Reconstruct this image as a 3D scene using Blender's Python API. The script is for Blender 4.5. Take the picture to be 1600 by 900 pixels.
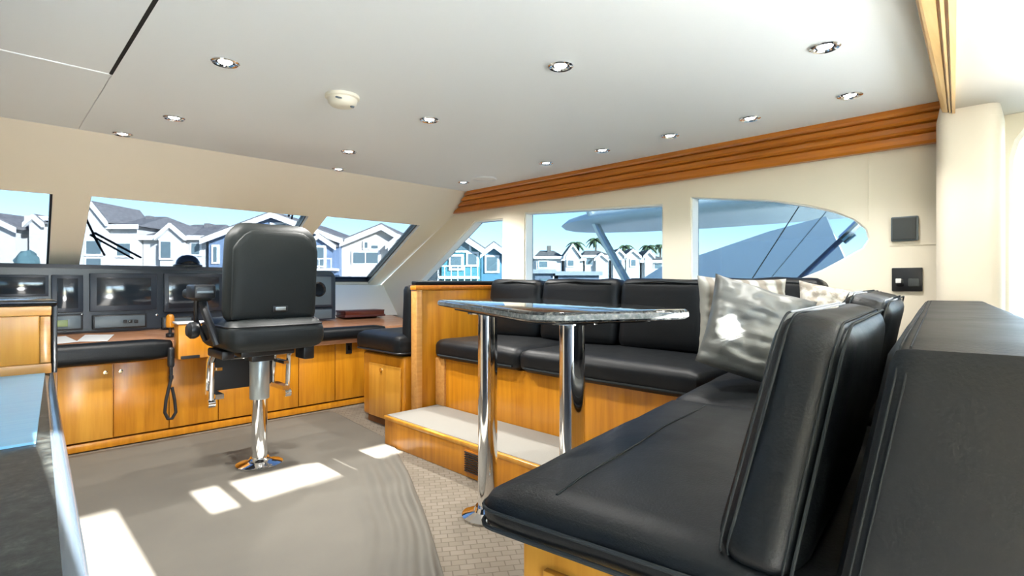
import bpy, bmesh, math, random
from mathutils import Vector, Matrix, noise
for o in list(bpy.data.objects): bpy.data.objects.remove(o)
random.seed(7)
S = bpy.context.scene
COL = S.collection
PI = math.pi
# ------------------------------------------------------------------ camera
F_PX, HZ, CH = 825.0, 443.0, 1.15
cam = bpy.data.cameras.new('camera'); co = bpy.data.objects.new('camera', cam); COL.objects.link(co)
co.location = (0, 0, CH); co.rotation_euler = (PI/2, 0, -PI/4)
cam.sensor_width = 36; cam.lens = 36*F_PX/1600; cam.shift_y = (HZ-450)/1600; cam.clip_start = .03; cam.clip_end = 600
S.camera = co
# ------------------------------------------------------------------ sky, sun, exposure
TAN = .42
ELEV = math.atan(TAN)
w = bpy.data.worlds.new('World'); S.world = w; w.use_nodes = True
nt = w.node_tree; nt.nodes.clear()
out = nt.nodes.new('ShaderNodeOutputWorld'); bg = nt.nodes.new('ShaderNodeBackground'); sky = nt.nodes.new('ShaderNodeTexSky')
sky.sky_type = 'NISHITA'; sky.sun_disc = False; sky.sun_elevation = ELEV; sky.sun_rotation = PI
sky.air_density = 1.0; sky.dust_density = .1; sky.ozone_density = 1.8; sky.altitude = 1500
bg.inputs['Strength'].default_value = .40
nt.links.new(sky.outputs[0], bg.inputs[0]); nt.links.new(bg.outputs[0], out.inputs[0])
sl = bpy.data.lights.new('sun', 'SUN'); so = bpy.data.objects.new('sun', sl); COL.objects.link(so)
sl.energy = 22.0; sl.angle = .009; sl.color = (1, .98, .95)
so.rotation_euler = Vector((0.0, math.cos(ELEV), -math.sin(ELEV))).to_track_quat('-Z', 'Y').to_euler()
so.location = (0, -8, 6)
DOWNLIGHT_W = 5.0
vs = S.view_settings
vs.view_transform = 'Standard'; vs.look = 'None'; vs.gamma = 1; vs.use_curve_mapping = False; vs.exposure = 1.97

# ------------------------------------------------------------------ pixel helpers (world points of what the photo shows)
SQ = math.sqrt(.5)
def at(px, py, d):
    u = (px-800)/F_PX; v = (HZ-py)/F_PX
    return Vector((d*SQ*(1+u), d*SQ*(1-u), CH+v*d))
def onY(px, py, Y): return at(px, py, Y/(SQ*(1-(px-800)/F_PX)))
def onX(px, py, X): return at(px, py, X/(SQ*(1+(px-800)/F_PX)))
def onZ(px, py, z): return at(px, py, (z-CH)*F_PX/(HZ-py))

# ------------------------------------------------------------------ materials
MATS = {}
def srgb(r, g, b):
    f = lambda c: (c/255/12.92) if c/255 <= .04045 else ((c/255+.055)/1.055)**2.4
    return (f(r), f(g), f(b), 1)
def base_mat(name, col, rough=.5, metal=0, spec=.5, coat=0):
    m = bpy.data.materials.new(name); m.use_nodes = True
    b = m.node_tree.nodes['Principled BSDF']
    b.inputs['Base Color'].default_value = col; b.inputs['Roughness'].default_value = rough
    b.inputs['Metallic'].default_value = metal; b.inputs['Specular IOR Level'].default_value = spec
    b.inputs['Coat Weight'].default_value = coat
    MATS[name] = m
    return m, m.node_tree, b
def coords(nt, scale, kind='Object', rot=(0, 0, 0)):
    tc = nt.nodes.new('ShaderNodeTexCoord'); mp = nt.nodes.new('ShaderNodeMapping')
    mp.inputs['Scale'].default_value = scale; mp.inputs['Rotation'].default_value = rot
    nt.links.new(tc.outputs[kind], mp.inputs[0]); return mp.outputs[0]
def noise_n(nt, vec, scale, detail=4, rough=.55):
    n = nt.nodes.new('ShaderNodeTexNoise'); n.inputs['Scale'].default_value = scale
    n.inputs['Detail'].default_value = detail; n.inputs['Roughness'].default_value = rough
    nt.links.new(vec, n.inputs['Vector']); return n.outputs['Fac']
def ramp(nt, fac, stops):
    r = nt.nodes.new('ShaderNodeValToRGB'); e = r.color_ramp.elements
    e[0].position, e[0].color = stops[0]; e[1].position, e[1].color = stops[-1]
    for p, c in stops[1:-1]:
        x = e.new(p); x.color = c
    nt.links.new(fac, r.inputs[0]); return r.outputs[0]
def bump(nt, b, h, strength, dist=.01):
    n = nt.nodes.new('ShaderNodeBump'); n.inputs['Strength'].default_value = strength; n.inputs['Distance'].default_value = dist
    nt.links.new(h, n.inputs['Height']); nt.links.new(n.outputs[0], b.inputs['Normal'])
def wood(name, c1, c2, scale, rough=.28):
    m, nt, b = base_mat(name, c1, rough, 0, .5, .12)
    v = coords(nt, scale)
    f = noise_n(nt, v, 1.0, 6, .6)
    nt.links.new(ramp(nt, f, [(.30, c1), (.52, tuple((a+b_)/2 for a, b_ in zip(c1, c2))), (.72, c2)]), b.inputs['Base Color'])
    b.inputs['Coat Roughness'].default_value = .12
    return m
W1 = (.66, .275, .016, 1); W2 = (.45, .155, .006, 1)
wood('cherry_vertical', W1, W2, (26, 26, 1.6))
wood('cherry_pale', (.68, .33, .045, 1), (.52, .215, .022, 1), (26, 26, 1.6))
wood('cherry_trim', (.66, .23, .020, 1), (.42, .12, .008, 1), (30, 2.0, 40))
wood('cherry_across', (.66, .34, .10, 1), (.50, .22, .05, 1), (2.0, 30, 40))
wood('cherry_header', (.90, .62, .28, 1), (.74, .44, .15, 1), (2.0, 30, 40))
wood('worktop_wood', (.62, .33, .19, 1), (.45, .20, .09, 1), (3, 30, 30), .18)
wood('red_wood', (.16, .035, .018, 1), (.09, .018, .01, 1), (4, 30, 30), .25)

def leather(name, col, rough, bscale=190):
    m, nt, b = base_mat(name, col, rough, 0, .30)
    v = coords(nt, (1, 1, 1))
    f = noise_n(nt, v, bscale, 3)
    g = noise_n(nt, v, 9, 3)
    mx = nt.nodes.new('ShaderNodeMath'); mx.operation = 'MULTIPLY_ADD'; mx.inputs[1].default_value = 2.5
    nt.links.new(g, mx.inputs[0]); nt.links.new(f, mx.inputs[2])
    bump(nt, b, mx.outputs[0], .32, .002)
    r = nt.nodes.new('ShaderNodeMapRange'); r.inputs[3].default_value = rough-.06; r.inputs[4].default_value = rough+.1
    nt.links.new(g, r.inputs[0]); nt.links.new(r.outputs[0], b.inputs['Roughness'])
    return m
leather('black_leather', (.005, .0065, .008, 1), .42)
leather('chair_leather', (.012, .015, .015, 1), .5, 140)
base_mat('stitch_grey', (.03, .034, .036, 1), .8, 0, .1)
base_mat('piping_black', (.012, .013, .015, 1), .4)
base_mat('black_plastic', (.012, .013, .015, 1), .35)
base_mat('black_gloss', (.008, .009, .011, 1), .12)
base_mat('dark_gap', (.01, .009, .008, 1), .8)
base_mat('toe_dark', (.16, .06, .015, 1), .5)
base_mat('chrome', (.86, .86, .86, 1), .07, 1)
base_mat('brushed_grey', (.42, .47, .48, 1), .32, .55)
base_mat('brass_knob', (.85, .72, .45, 1), .2, 1)
base_mat('panel_blue_black', (.020, .030, .046, 1), .33)
m, nt_, b = base_mat('screen_glass', (.018, .026, .036, 1), .10, 0, .8)
base_mat('unit_grey', (.10, .13, .15, 1), .35)
m, nt_, b = base_mat('lcd_green', (.20, .26, .10, 1), .3)
base_mat('white_gelcoat', (.80, .82, .82, 1), .25)
base_mat('paper', (.72, .72, .70, 1), .6)
base_mat('detector_cream', (.80, .76, .62, 1), .45)
m, nt_, b = base_mat('cream_wall', (.84, .77, .63, 1), .55)
bump(nt_, b, noise_n(nt_, coords(nt_, (1, 1, 1)), 160, 2), .06, .002)
m, nt_, b = base_mat('soffit_cream_dimmed', (.52, .48, .40, 1), .6)  # column cream darkened to offset strong bounced light on the soffit
m, nt_, b = base_mat('cream_column', (.78, .70, .57, 1), .5)
m, nt_, b = base_mat('headliner', (.86, .89, .875, 1), .6)
bump(nt_, b, noise_n(nt_, coords(nt_, (1, 1, 1)), 3, 2), .05, .02)
base_mat('jamb_white', (.85, .84, .79, 1), .4)
base_mat('window_black', (.012, .014, .017, 1), .35)
# floor mat
m, nt_, b = base_mat('mat_beige', (.24, .225, .19, 1), .8)
v = coords(nt_, (1, 1, 1)); f = noise_n(nt_, v, 2.2, 4)
nt_.links.new(ramp(nt_, f, [(.3, (.128, .119, .099, 1)), (.7, (.152, .140, .115, 1))]), b.inputs['Base Color'])
bump(nt_, b, noise_n(nt_, v, 320, 2), .15, .003)
# woven carpet
m, nt_, b = base_mat('woven_carpet', (.45, .40, .33, 1), .9)
v = coords(nt_, (1, 1, 1), rot=(0, 0, .6))
br = nt_.nodes.new('ShaderNodeTexBrick'); nt_.links.new(v, br.inputs['Vector'])
br.inputs['Color1'].default_value = (.215, .185, .145, 1); br.inputs['Color2'].default_value = (.175, .148, .112, 1); br.inputs['Mortar'].default_value = (.125, .10, .072, 1)
br.inputs['Scale'].default_value = 1; br.inputs['Brick Width'].default_value = .062; br.inputs['Row Height'].default_value = .040; br.inputs['Mortar Size'].default_value = .0035
br.inputs['Mortar Smooth'].default_value = .6
nt_.links.new(br.outputs['Color'], b.inputs['Base Color'])
bump(nt_, b, br.outputs['Fac'], -.4, .006)
m, nt_, b = base_mat('step_carpet', (.29, .28, .25, 1), .9)
v = coords(nt_, (1, 1, 1))
bump(nt_, b, noise_n(nt_, v, 240, 2), .4, .004)
# granite
def granite(name, dark, mid, light, rough, sc):
    m, nt, b = base_mat(name, dark, rough, 0, .3 if rough > .3 else .6, 0)
    v = coords(nt, (1, 1, 1))
    f = noise_n(nt, v, sc, 8, .7)
    nt.links.new(ramp(nt, f, [(.38, dark), (.55, mid), (.72, light)]), b.inputs['Base Color'])
granite('granite_dark', (.012, .014, .014, 1), (.040, .045, .042, 1), (.11, .115, .10, 1), .38, 55)
granite('granite_table', (.010, .012, .014, 1), (.05, .055, .055, 1), (.30, .29, .25, 1), .04, 60)
granite('granite_edge', (.15, .17, .17, 1), (.30, .31, .30, 1), (.55, .52, .45, 1), .15, 70)
m, nt_, b = base_mat('polished_edge', (.10, .13, .16, 1), .12, 0, .8)
m, nt_, b = base_mat('pale_blue_plate', (.22, .56, .88, 1), .34)
v = coords(nt_, (3, 60, 3)); f = noise_n(nt_, v, 1.5, 3)
nt_.links.new(ramp(nt_, f, [(.3, (.22, .55, .86, 1)), (.7, (.29, .62, .90, 1))]), b.inputs['Base Color'])
# fabrics
m, nt_, b = base_mat('silver_fabric', (.145, .15, .14, 1), .42, .25)
bump(nt_, b, noise_n(nt_, coords(nt_, (1, 1, 1)), 260, 2), .15, .002)
m, nt_, b = base_mat('striped_fabric', (.5, .5, .45, 1), .6)
v = coords(nt_, (1, 1, 1)); wv = nt_.nodes.new('ShaderNodeTexWave'); wv.bands_direction = 'X'
wv.inputs['Scale'].default_value = 4.2; wv.inputs['Distortion'].default_value = .4
nt_.links.new(v, wv.inputs['Vector'])
nt_.links.new(ramp(nt_, wv.outputs['Fac'], [(.25, (.15, .13, .10, 1)), (.5, (.25, .255, .225, 1)), (.8, (.36, .36, .32, 1))]), b.inputs['Base Color'])
m, nt_, b = base_mat('patterned_fabric', (.5, .48, .42, 1), .6)
f = noise_n(nt_, coords(nt_, (1, 1, 1)), 22, 3)
nt_.links.new(ramp(nt_, f, [(.42, (.24, .21, .17, 1)), (.56, (.46, .44, .39, 1))]), b.inputs['Base Color'])
# lamps
def emit(name, col, st):
    m = bpy.data.materials.new(name); m.use_nodes = True; nt = m.node_tree; nt.nodes.clear()
    o = nt.nodes.new('ShaderNodeOutputMaterial'); e = nt.nodes.new('ShaderNodeEmission')
    e.inputs[0].default_value = col; e.inputs[1].default_value = st; nt.links.new(e.outputs[0], o.inputs[0]); MATS[name] = m
emit('bulb_white', (.95, 1, 1, 1), 2.2)
# glass
def glass(name, tint, refl):
    m = bpy.data.materials.new(name); m.use_nodes = True; nt = m.node_tree; nt.nodes.clear()
    o = nt.nodes.new('ShaderNodeOutputMaterial'); t = nt.nodes.new('ShaderNodeBsdfTransparent'); g = nt.nodes.new('ShaderNodeBsdfGlossy')
    t.inputs[0].default_value = tint; g.inputs['Roughness'].default_value = .02
    ge = nt.nodes.new('ShaderNodeNewGeometry'); dt = nt.nodes.new('ShaderNodeVectorMath'); dt.operation = 'DOT_PRODUCT'
    nt.links.new(ge.outputs['Normal'], dt.inputs[0]); nt.links.new(ge.outputs['Incoming'], dt.inputs[1])
    def mth(op, a, b=None):
        n = nt.nodes.new('ShaderNodeMath'); n.operation = op
        for i, x in enumerate((a, b)):
            if x is None: continue
            if isinstance(x, (int, float)): n.inputs[i].default_value = x
            else: nt.links.new(x, n.inputs[i])
        return n.outputs[0]
    k = mth('POWER', mth('SUBTRACT', 1.0, mth('ABSOLUTE', dt.outputs['Value'])), 5.0)
    fac = mth('ADD', mth('MULTIPLY', k, refl), .02)
    mx = nt.nodes.new('ShaderNodeMixShader')
    nt.links.new(fac, mx.inputs[0]); nt.links.new(t.outputs[0], mx.inputs[1]); nt.links.new(g.outputs[0], mx.inputs[2])
    nt.links.new(mx.outputs[0], o.inputs[0]); MATS[name] = m
glass('tinted_glass', (.315, .335, .355, 1), .3)
glass('side_glass', (.33, .375, .40, 1), .3)
glass('clear_glass', (.94, .96, .96, 1), .5)
# outdoors
def siding(name, col):
    m, nt, b = base_mat(name, col, .7)
    v = coords(nt, (1, 1, 1)); wv = nt.nodes.new('ShaderNodeTexWave'); wv.bands_direction = 'Z'; wv.wave_profile = 'SAW'
    wv.inputs['Scale'].default_value = 1.6; nt.links.new(v, wv.inputs['Vector']); bump(nt, b, wv.outputs['Fac'], .3, .03)
siding('siding_white', (.50, .50, .49, 1)); siding('siding_cream', (.62, .585, .53, 1)); siding('siding_blue', (.13, .19, .29, 1))
siding('siding_teal', (.06, .21, .24, 1)); siding('siding_grey', (.24, .27, .30, 1)); siding('siding_bluegreen', (.08, .20, .29, 1))
def shingle(name, a, c):
    m, nt, b = base_mat(name, a, .85)
    f = noise_n(nt, coords(nt, (1, 1, 4)), 3, 5); nt.links.new(ramp(nt, f, [(.35, a), (.65, c)]), b.inputs['Base Color'])
shingle('shingle_grey', (.10, .10, .105, 1), (.17, .17, .175, 1)); shingle('shingle_brown', (.09, .08, .07, 1), (.15, .135, .12, 1))
base_mat('house_trim', (.74, .74, .73, 1), .6)
base_mat('house_glass', (.10, .145, .165, 1), .25, 0, .5)
base_mat('dock_dark', (.10, .13, .17, 1), .7)
base_mat('palm_green', (.05, .08, .03, 1), .8); base_mat('palm_bark', (.16, .13, .10, 1), .9)
m, nt_, b = base_mat('sea_water', (.03, .08, .11, 1), .08, 0, .6)
bump(nt_, b, noise_n(nt_, coords(nt_, (1, 1, 1)), .9, 5), .3, .3)
base_mat('quay_concrete', (.36, .35, .33, 1), .9)
base_mat('hardtop_grey', (.62, .68, .66, 1), .35); base_mat('boat_pale_blue', (.86, .90, .92, 1), .3); base_mat('boat_white', (.74, .77, .78, 1), .3)
base_mat('tree_blue', (.06, .12, .135, 1), .9)
base_mat('rubber_black', (.010, .011, .013, 1), .6)
base_mat('hull_blue', (.012, .03, .09, 1), .25)
base_mat('binder_maroon', (.10, .025, .022, 1), .35)

# ------------------------------------------------------------------ mesh helpers (bmesh in world or local space)
def BM(): return bmesh.new()
def box(bm, a, b, M=None):
    a = Vector(a); b = Vector(b); c = (a+b)/2; d = b-a
    m = Matrix.Translation(c) @ Matrix.Diagonal((abs(d.x), abs(d.y), abs(d.z), 1))
    if M is not None: m = M @ m
    return bmesh.ops.create_cube(bm, size=1, matrix=m)['verts']
def bevel(bm, w, seg=2):
    bmesh.ops.bevel(bm, geom=[e for e in bm.edges if len(e.link_faces) == 2 and e.calc_face_angle(0) > .5], offset=w, segments=seg, affect='EDGES', profile=.5, clamp_overlap=True)
    return bm
def bbox(a, b, w=.006, seg=2, M=None):
    bm = BM(); box(bm, a, b, M); return bevel(bm, w, seg)
def tube(bm, pts, r, n=10, closed=False):
    pts = [Vector(p) for p in pts]; rings = []
    N = len(pts); prev = None
    for i, p in enumerate(pts):
        if closed: t = pts[(i+1) % N]-pts[i-1]
        else: t = pts[min(i+1, N-1)]-pts[max(i-1, 0)]
        t.normalize()
        if prev is None:
            prev = t.orthogonal().normalized()
        prev = (prev-t*prev.dot(t)).normalized() if (prev-t*prev.dot(t)).length > 1e-6 else t.orthogonal().normalized()
        bi = t.cross(prev); rr = r[i] if isinstance(r, (list, tuple)) else r
        rings.append([bm.verts.new(p+(prev*math.cos(2*PI*k/n)+bi*math.sin(2*PI*k/n))*rr) for k in range(n)])
    for i in range(N if closed else N-1):
        a, b = rings[i], rings[(i+1) % N]
        for k in range(n): bm.faces.new((a[k], a[(k+1) % n], b[(k+1) % n], b[k]))
    if not closed:
        bm.faces.new(rings[0][::-1]); bm.faces.new(rings[-1])
    return bm
def lathe(bm, prof, loc=(0, 0, 0), n=32, M=None):
    loc = Vector(loc); rings = []
    T = (lambda p: (M @ Vector(p)) if M is not None else Vector(p)+loc)
    for r, z in prof:
        rings.append([bm.verts.new(T((r*math.cos(2*PI*k/n), r*math.sin(2*PI*k/n), z))) for k in range(n)] if r > 1e-6 else [bm.verts.new(T((0, 0, z)))])
    for a, b in zip(rings[:-1], rings[1:]):
        for k in range(n):
            q = [a[k % len(a)], a[(k+1) % n % len(a)], b[(k+1) % n % len(b)], b[k % len(b)]]
            q2 = []
            for v_ in q:
                if v_ not in q2: q2.append(v_)
            if len(q2) > 2: bm.faces.new(q2)
    bmesh.ops.recalc_face_normals(bm, faces=bm.faces[:]); return bm
def prism(bm, poly, off):
    """poly: 3D points, off: extrusion vector"""
    off = Vector(off); a = [bm.verts.new(Vector(p)) for p in poly]; b = [bm.verts.new(Vector(p)+off) for p in poly]
    bm.faces.new(a); bm.faces.new(b[::-1]); n = len(a)
    for i in range(n): bm.faces.new((a[i], b[i], b[(i+1) % n], a[(i+1) % n]))
    bmesh.ops.recalc_face_normals(bm, faces=bm.faces[:]); return bm
def sheet_with_holes(outer, holes, fmap, off):
    """flat wall with openings: 2D loops -> filled -> extruded by off"""
    bm = BM(); edges = []
    for loop in [outer]+holes:
        vs_ = [bm.verts.new(fmap(p)) for p in loop]
        for i in range(len(vs_)): edges.append(bm.edges.new((vs_[i], vs_[(i+1) % len(vs_)])))
    bmesh.ops.triangle_fill(bm, use_beauty=True, use_dissolve=False, edges=edges)
    r = bmesh.ops.extrude_face_region(bm, geom=bm.faces[:])
    bmesh.ops.translate(bm, vec=Vector(off), verts=[g for g in r['geom'] if isinstance(g, bmesh.types.BMVert)])
    bmesh.ops.recalc_face_normals(bm, faces=bm.faces[:])
    return bm
def rcube(half, r, n=10, puff=(0, 0, 0), wr=0, seed=0, fr=6):
    """rounded, softly puffed cushion block centred at the origin"""
    half = Vector(half); bm = BM()
    bmesh.ops.create_cube(bm, size=2)
    bmesh.ops.subdivide_edges(bm, edges=bm.edges[:], cuts=n, use_grid_fill=True)
    for v_ in bm.verts:
        p = v_.co.copy()
        # push grid lines toward the rims so the rounding is well sampled
        q = Vector([math.copysign(abs(c)**.62, c) if abs(c) < 1 else c for c in p])
        P = Vector((q.x*half.x, q.y*half.y, q.z*half.z))
        rr = [min(r, h*.999) for h in half]
        inn = Vector([max(-(h-k), min(h-k, c)) for c, h, k in zip(P, half, rr)])
        dv = P-inn
        dn = Vector([dv[i]/rr[i] for i in range(3)])
        L = dn.length
        if L > 1e-6:
            dn /= L
            P = inn+Vector([dn[i]*rr[i] for i in range(3)])
        x, y, z = q
        P.x += math.copysign(puff[0]*(1-y*y)*(1-z*z), x) if abs(x) > .99 else 0
        P.y += math.copysign(puff[1]*(1-x*x)*(1-z*z), y) if abs(y) > .99 else 0
        P.z += math.copysign(puff[2]*(1-x*x)*(1-y*y), z) if abs(z) > .99 else 0
        if wr:
            s = Vector((seed*3.1, seed*1.7, seed))
            P += P.normalized()*wr*noise.noise(P*fr+s)
        v_.co = P
    return bm
def xf(bm, M):
    bmesh.ops.transform(bm, matrix=M, verts=bm.verts[:]); return bm
def rot_z(a): return Matrix.Rotation(a, 4, 'Z')
def rrect(hx, hy, r, n=5):
    pts = []
    for cx, cy, a0 in ((hx-r, hy-r, 0), (-hx+r, hy-r, PI/2), (-hx+r, -hy+r, PI), (hx-r, -hy+r, 3*PI/2)):
        for k in range(n+1):
            a = a0+PI/2*k/n; pts.append((cx+r*math.cos(a), cy+r*math.sin(a)))
    return pts
def pillow(w_, h_, t, wr=.012, seed=0, n=36):
    """pillow lying in local XZ, thickness along Y"""
    bm = BM(); grid = {}
    for s in (1, -1):
        for i in range(n+1):
            for j in range(n+1):
                x = -1+2*i/n; z = -1+2*j/n
                edge = i in (0, n) or j in (0, n)
                if edge and s == -1: grid[s, i, j] = grid[1, i, j]; continue
                th = t*((1-abs(x)**2.6)*(1-abs(z)**2.6))**.55 if not edge else 0
                pin = 1-.07*(1-z*z)*(abs(x)**3); pin2 = 1-.07*(1-x*x)*(abs(z)**3)
                p = Vector((x*w_/2*pin, s*th, z*h_/2*pin2))
                k = noise.noise(Vector((x*2.2+seed, z*2.2-seed, s*.7+seed)))+.6*noise.noise(Vector((x*1.5+seed*2, z*6, s)))+.35*noise.noise(Vector((x*3+z*4+seed, z*9-x*5, s)))
                p.y += s*wr*k*(1 if not edge else 0); p.z -= .02*(1-x*x)*(1-z)*.5
                grid[s, i, j] = bm.verts.new(p)
    for s in (1, -1):
        for i in range(n):
            for j in range(n):
                q = [grid[s, i, j], grid[s, i+1, j], grid[s, i+1, j+1], grid[s, i, j+1]]
                bm.faces.new(q if s == -1 else q[::-1])
    return bm

# ------------------------------------------------------------------ object helpers
def obj(name, bm, mat, parent=None, smooth=True, label=None, local=False, ang=.6):
    me = bpy.data.meshes.new(name)
    if parent is not None and not local:
        bmesh.ops.transform(bm, matrix=parent_matrix(parent).inverted(), verts=bm.verts[:])
    bm.to_mesh(me); bm.free()
    me.materials.append(MATS[mat])
    if smooth and len(me.polygons):
        me.polygons.foreach_set('use_smooth', [True]*len(me.polygons))
        me.set_sharp_from_angle(angle=ang)
    o = bpy.data.objects.new(name, me); COL.objects.link(o)
    if parent is not None: o.parent = parent
    if label: o['label'] = label
    return o
def parent_matrix(p):
    m = Matrix.LocRotScale(p.location, p.rotation_euler, p.scale)
    return parent_matrix(p.parent) @ m if p.parent else m
def thing(name, label, cat, loc=(0, 0, 0), rz=0, group=None):
    o = bpy.data.objects.new(name, None); COL.objects.link(o); o.empty_display_size = .1
    o.location = loc; o.rotation_euler = (0, 0, rz); tag(o, label, cat, group); return o
def tag(o, label, cat, group=None):
    o['label'] = label; o['category'] = cat
    if group: o['group'] = group
    return o
def struct(name, bm, mat, parent=None, smooth=False, label=None):
    o = obj(name, bm, mat, parent, smooth)
    if parent is None:
        o['kind'] = 'structure'
        if label: o['label'] = label
    return o
def copy_tree(o, parent=None):
    c = o.copy(); COL.objects.link(c)
    if parent is not None: c.parent = parent
    for ch in list(o.children): copy_tree(ch, c)
    return c

# ================================================================== SETTING
CZ = 2.0            # ceiling height
XR = 3.28           # starboard wall plane
XL = -.80           # port wall plane
FY, FK = 3.75, 2.0  # raked front wall: Y = FY + FK*(CZ - z)
def fpt(x, z): return Vector((x, FY+FK*(CZ-z), z))
def onF(px, py):
    u = (px-800)/F_PX; v = (HZ-py)/F_PX
    return at(px, py, (FY+FK*(CZ-CH))/(SQ*(1-u)+FK*v))

# floor and outside decks
bm = BM(); box(bm, (XL-.6, -5.5, -.06), (XR+.6, -.22, 0)); struct('bounce_deck_aft', bm, 'white_gelcoat')  # unseen white aft deck, added to bounce sun up to the ceiling
bm = BM(); prism(bm, [(XL-.4, 5.62, .92), (XR+.4, 5.62, .92), (XR-.6, 12, .80), (1.24, 14.5, .75), (XL+.6, 12, .80)], (0, 0, -.1)); struct('bounce_deck_fore', bm, 'white_gelcoat')  # unseen white foredeck, added to reflect sun in through the windscreen
bm = BM(); box(bm, (XL, -.22, -.06), (XR+.4, 5.8, 0)); struct('floor', bm, 'woven_carpet')
# ceiling of flush panels with narrow joints
cl = struct('ceiling', (lambda b: (box(b, (XL-.1, -1.48, CZ+.012), (XR+.25, FY+.10, CZ+.09)), b)[1])(BM()), 'headliner')
def cpanel(x0, x1, y0, y1, name='panel'):
    return obj(name, bbox((x0, y0, CZ), (x1, y1, CZ+.03), .002, 1), 'headliner', cl)
HX, HY = .365, 2.67
cpanel(XL-.05, HX-.006, .08, HY-.004, 'hatch_panel')
cpanel(XL-.05, HX+.002, HY+.004, FY+.03)
cpanel(HX+.004, XR, .08, FY+.03)
g = BM(); box(g, (HX-.007, 1.0, CZ-.001), (HX+.005, HY, CZ+.004)); obj('hatch_seal', g, 'dark_gap', cl)
g = bbox((XL, HY-.006, CZ-.004), (HX-.004, HY+.006, CZ+.004), .002, 1); obj('hatch_trim', g, 'headliner', cl)

# front wall: cream raked panel with three openings
ZS, ZT = 1.14, 1.712
pl = [(XL+.06, ZS), (onF(78, 425).x, ZS), (onF(83, 302).x, 1.705), (XL+.06, 1.70)]
pm = [(onF(124, 420).x, ZS), (2.0, ZS), (1.92, ZT), (onF(142, 310).x, ZT)]
pr = [(2.07, ZS), (3.13, ZS), (3.03, ZT+.01), (2.07, ZT+.01)]
struct('wall_front', sheet_with_holes([(XL, .9), (XR+.02, .9), (XR+.02, CZ+.02), (XL, CZ+.02)], [pl, pm, pr],
       lambda p: fpt(*p), (0, .045, .09)), 'cream_wall')
def wind(name, poly, fmap, off, frame_mat, fw, ft, gmat):
    """window: thin gasket frame lining the opening + glass pane"""
    n = len(poly); c = Vector((sum(p[0] for p in poly)/n, sum(p[1] for p in poly)/n, 0))
    inner = []
    for i in range(n):
        a = Vector((*poly[i-1], 0)); b = Vector((*poly[i], 0)); d = Vector((*poly[(i+1) % n], 0))
        e1 = (b-a).normalized(); e2 = (d-b).normalized()
        n1 = Vector((-e1.y, e1.x, 0)); n2 = Vector((-e2.y, e2.x, 0))
        if n1.dot(c-b) < 0 and n < 6: n1 = -n1
        if n2.dot(c-b) < 0 and n < 6: n2 = -n2
        m_ = (n1+n2)
        if m_.length < 1e-6: m_ = n1
        m_ = m_/max(.35, (1+n1.dot(n2)))
        if n >= 6: m_ = (c-b).normalized()*1.0
        q = b+m_*fw; inner.append((q.x, q.y))
    fr = sheet_with_holes(poly, [inner], fmap, Vector(off)*ft)
    bmesh.ops.translate(fr, vec=Vector(off)*(.55-ft/2), verts=fr.verts[:])
    o = struct(name, fr, frame_mat)
    bm = BM(); vs_ = [bm.verts.new(fmap(p)+Vector(off)*(.56 if ft < .8 else .90)) for p in inner]
    f_ = bm.faces.new(vs_)
    r = bmesh.ops.extrude_face_region(bm, geom=[f_]); bmesh.ops.translate(bm, vec=Vector(off).normalized()*.006, verts=[g_ for g_ in r['geom'] if isinstance(g_, bmesh.types.BMVert)])
    bmesh.ops.recalc_face_normals(bm, faces=bm.faces[:])
    obj('pane', bm, gmat, o, smooth=False)
    return o
OF = (0, .045, .09)
wind('window_1', pl, lambda p: fpt(*p), OF, 'window_black', .012, .5, 'tinted_glass')
wind('window_2', pm, lambda p: fpt(*p), OF, 'window_black', .006, .5, 'tinted_glass')
wind('window_3', pr, lambda p: fpt(*p), OF, 'window_black', .010, .5, 'tinted_glass')

# starboard wall
def yz(px, py): p = onX(px, py, XR); return (p.y, p.z)
w1 = [yz(784, 447), yz(786, 341), yz(742, 345), yz(648, 447)]
w2 = [yz(1036, 449), yz(1036, 318), yz(819, 332), yz(819, 449)]
w3 = [yz(1079, 449), yz(1240, 441), yz(1285, 424), yz(1322, 404), yz(1350, 388), yz(1359, 374), yz(1355, 358), yz(1335, 342), yz(1305, 330), yz(1262, 320), yz(1200, 312), yz(1079, 308)]
w4y = .10
w4 = [(-1.3, .93), (w4y-.03, .93), (w4y, .96), (w4y, 1.72), (w4y-.02, 1.80), (w4y-.06, 1.86), (w4y-.12, 1.90), (-1.3, 1.90)]
struct('wall_right', sheet_with_holes([(-1.45, 0), (FY+FK*CZ-1.9, 0), (5.9, .9), (FY, CZ+.0), (-1.45, CZ)], [w1, w2, w3, w4],
       lambda p: Vector((XR, p[0], p[1])), (.10, 0, 0)), 'cream_wall')
OX = (.10, 0, 0)
for nm, ww, gm, fw in (('window_4', w1, 'side_glass', .012), ('window_5', w2, 'side_glass', .012), ('window_6', w3, 'side_glass', .010), ('window_7', w4, 'clear_glass', .02)):
    wind(nm, ww, lambda p: Vector((XR, p[0], p[1])), OX, 'jamb_white', fw, .9, gm)
# seams of the wall lining
sm = BM(); a = onX(1357, 225, XR); b = onX(1357, 345, XR); box(sm, (XR-.004, a.y-.002, b.z), (XR+.002, a.y+.002, a.z))
struct('trim_3', sm, 'cream_wall')
a = onX(1390, 384, XR); b = onX(1463, 384, XR)
sm = BM(); box(sm, (XR-.004, b.y, a.z-.002), (XR+.002, a.y, a.z+.002)); struct('trim_4', sm, 'cream_wall')

bm = BM(); box(bm, (XL, 5.45, 0), (XR, 5.52, .95)); struct('wall_bow', bm, 'cream_wall')
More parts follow.
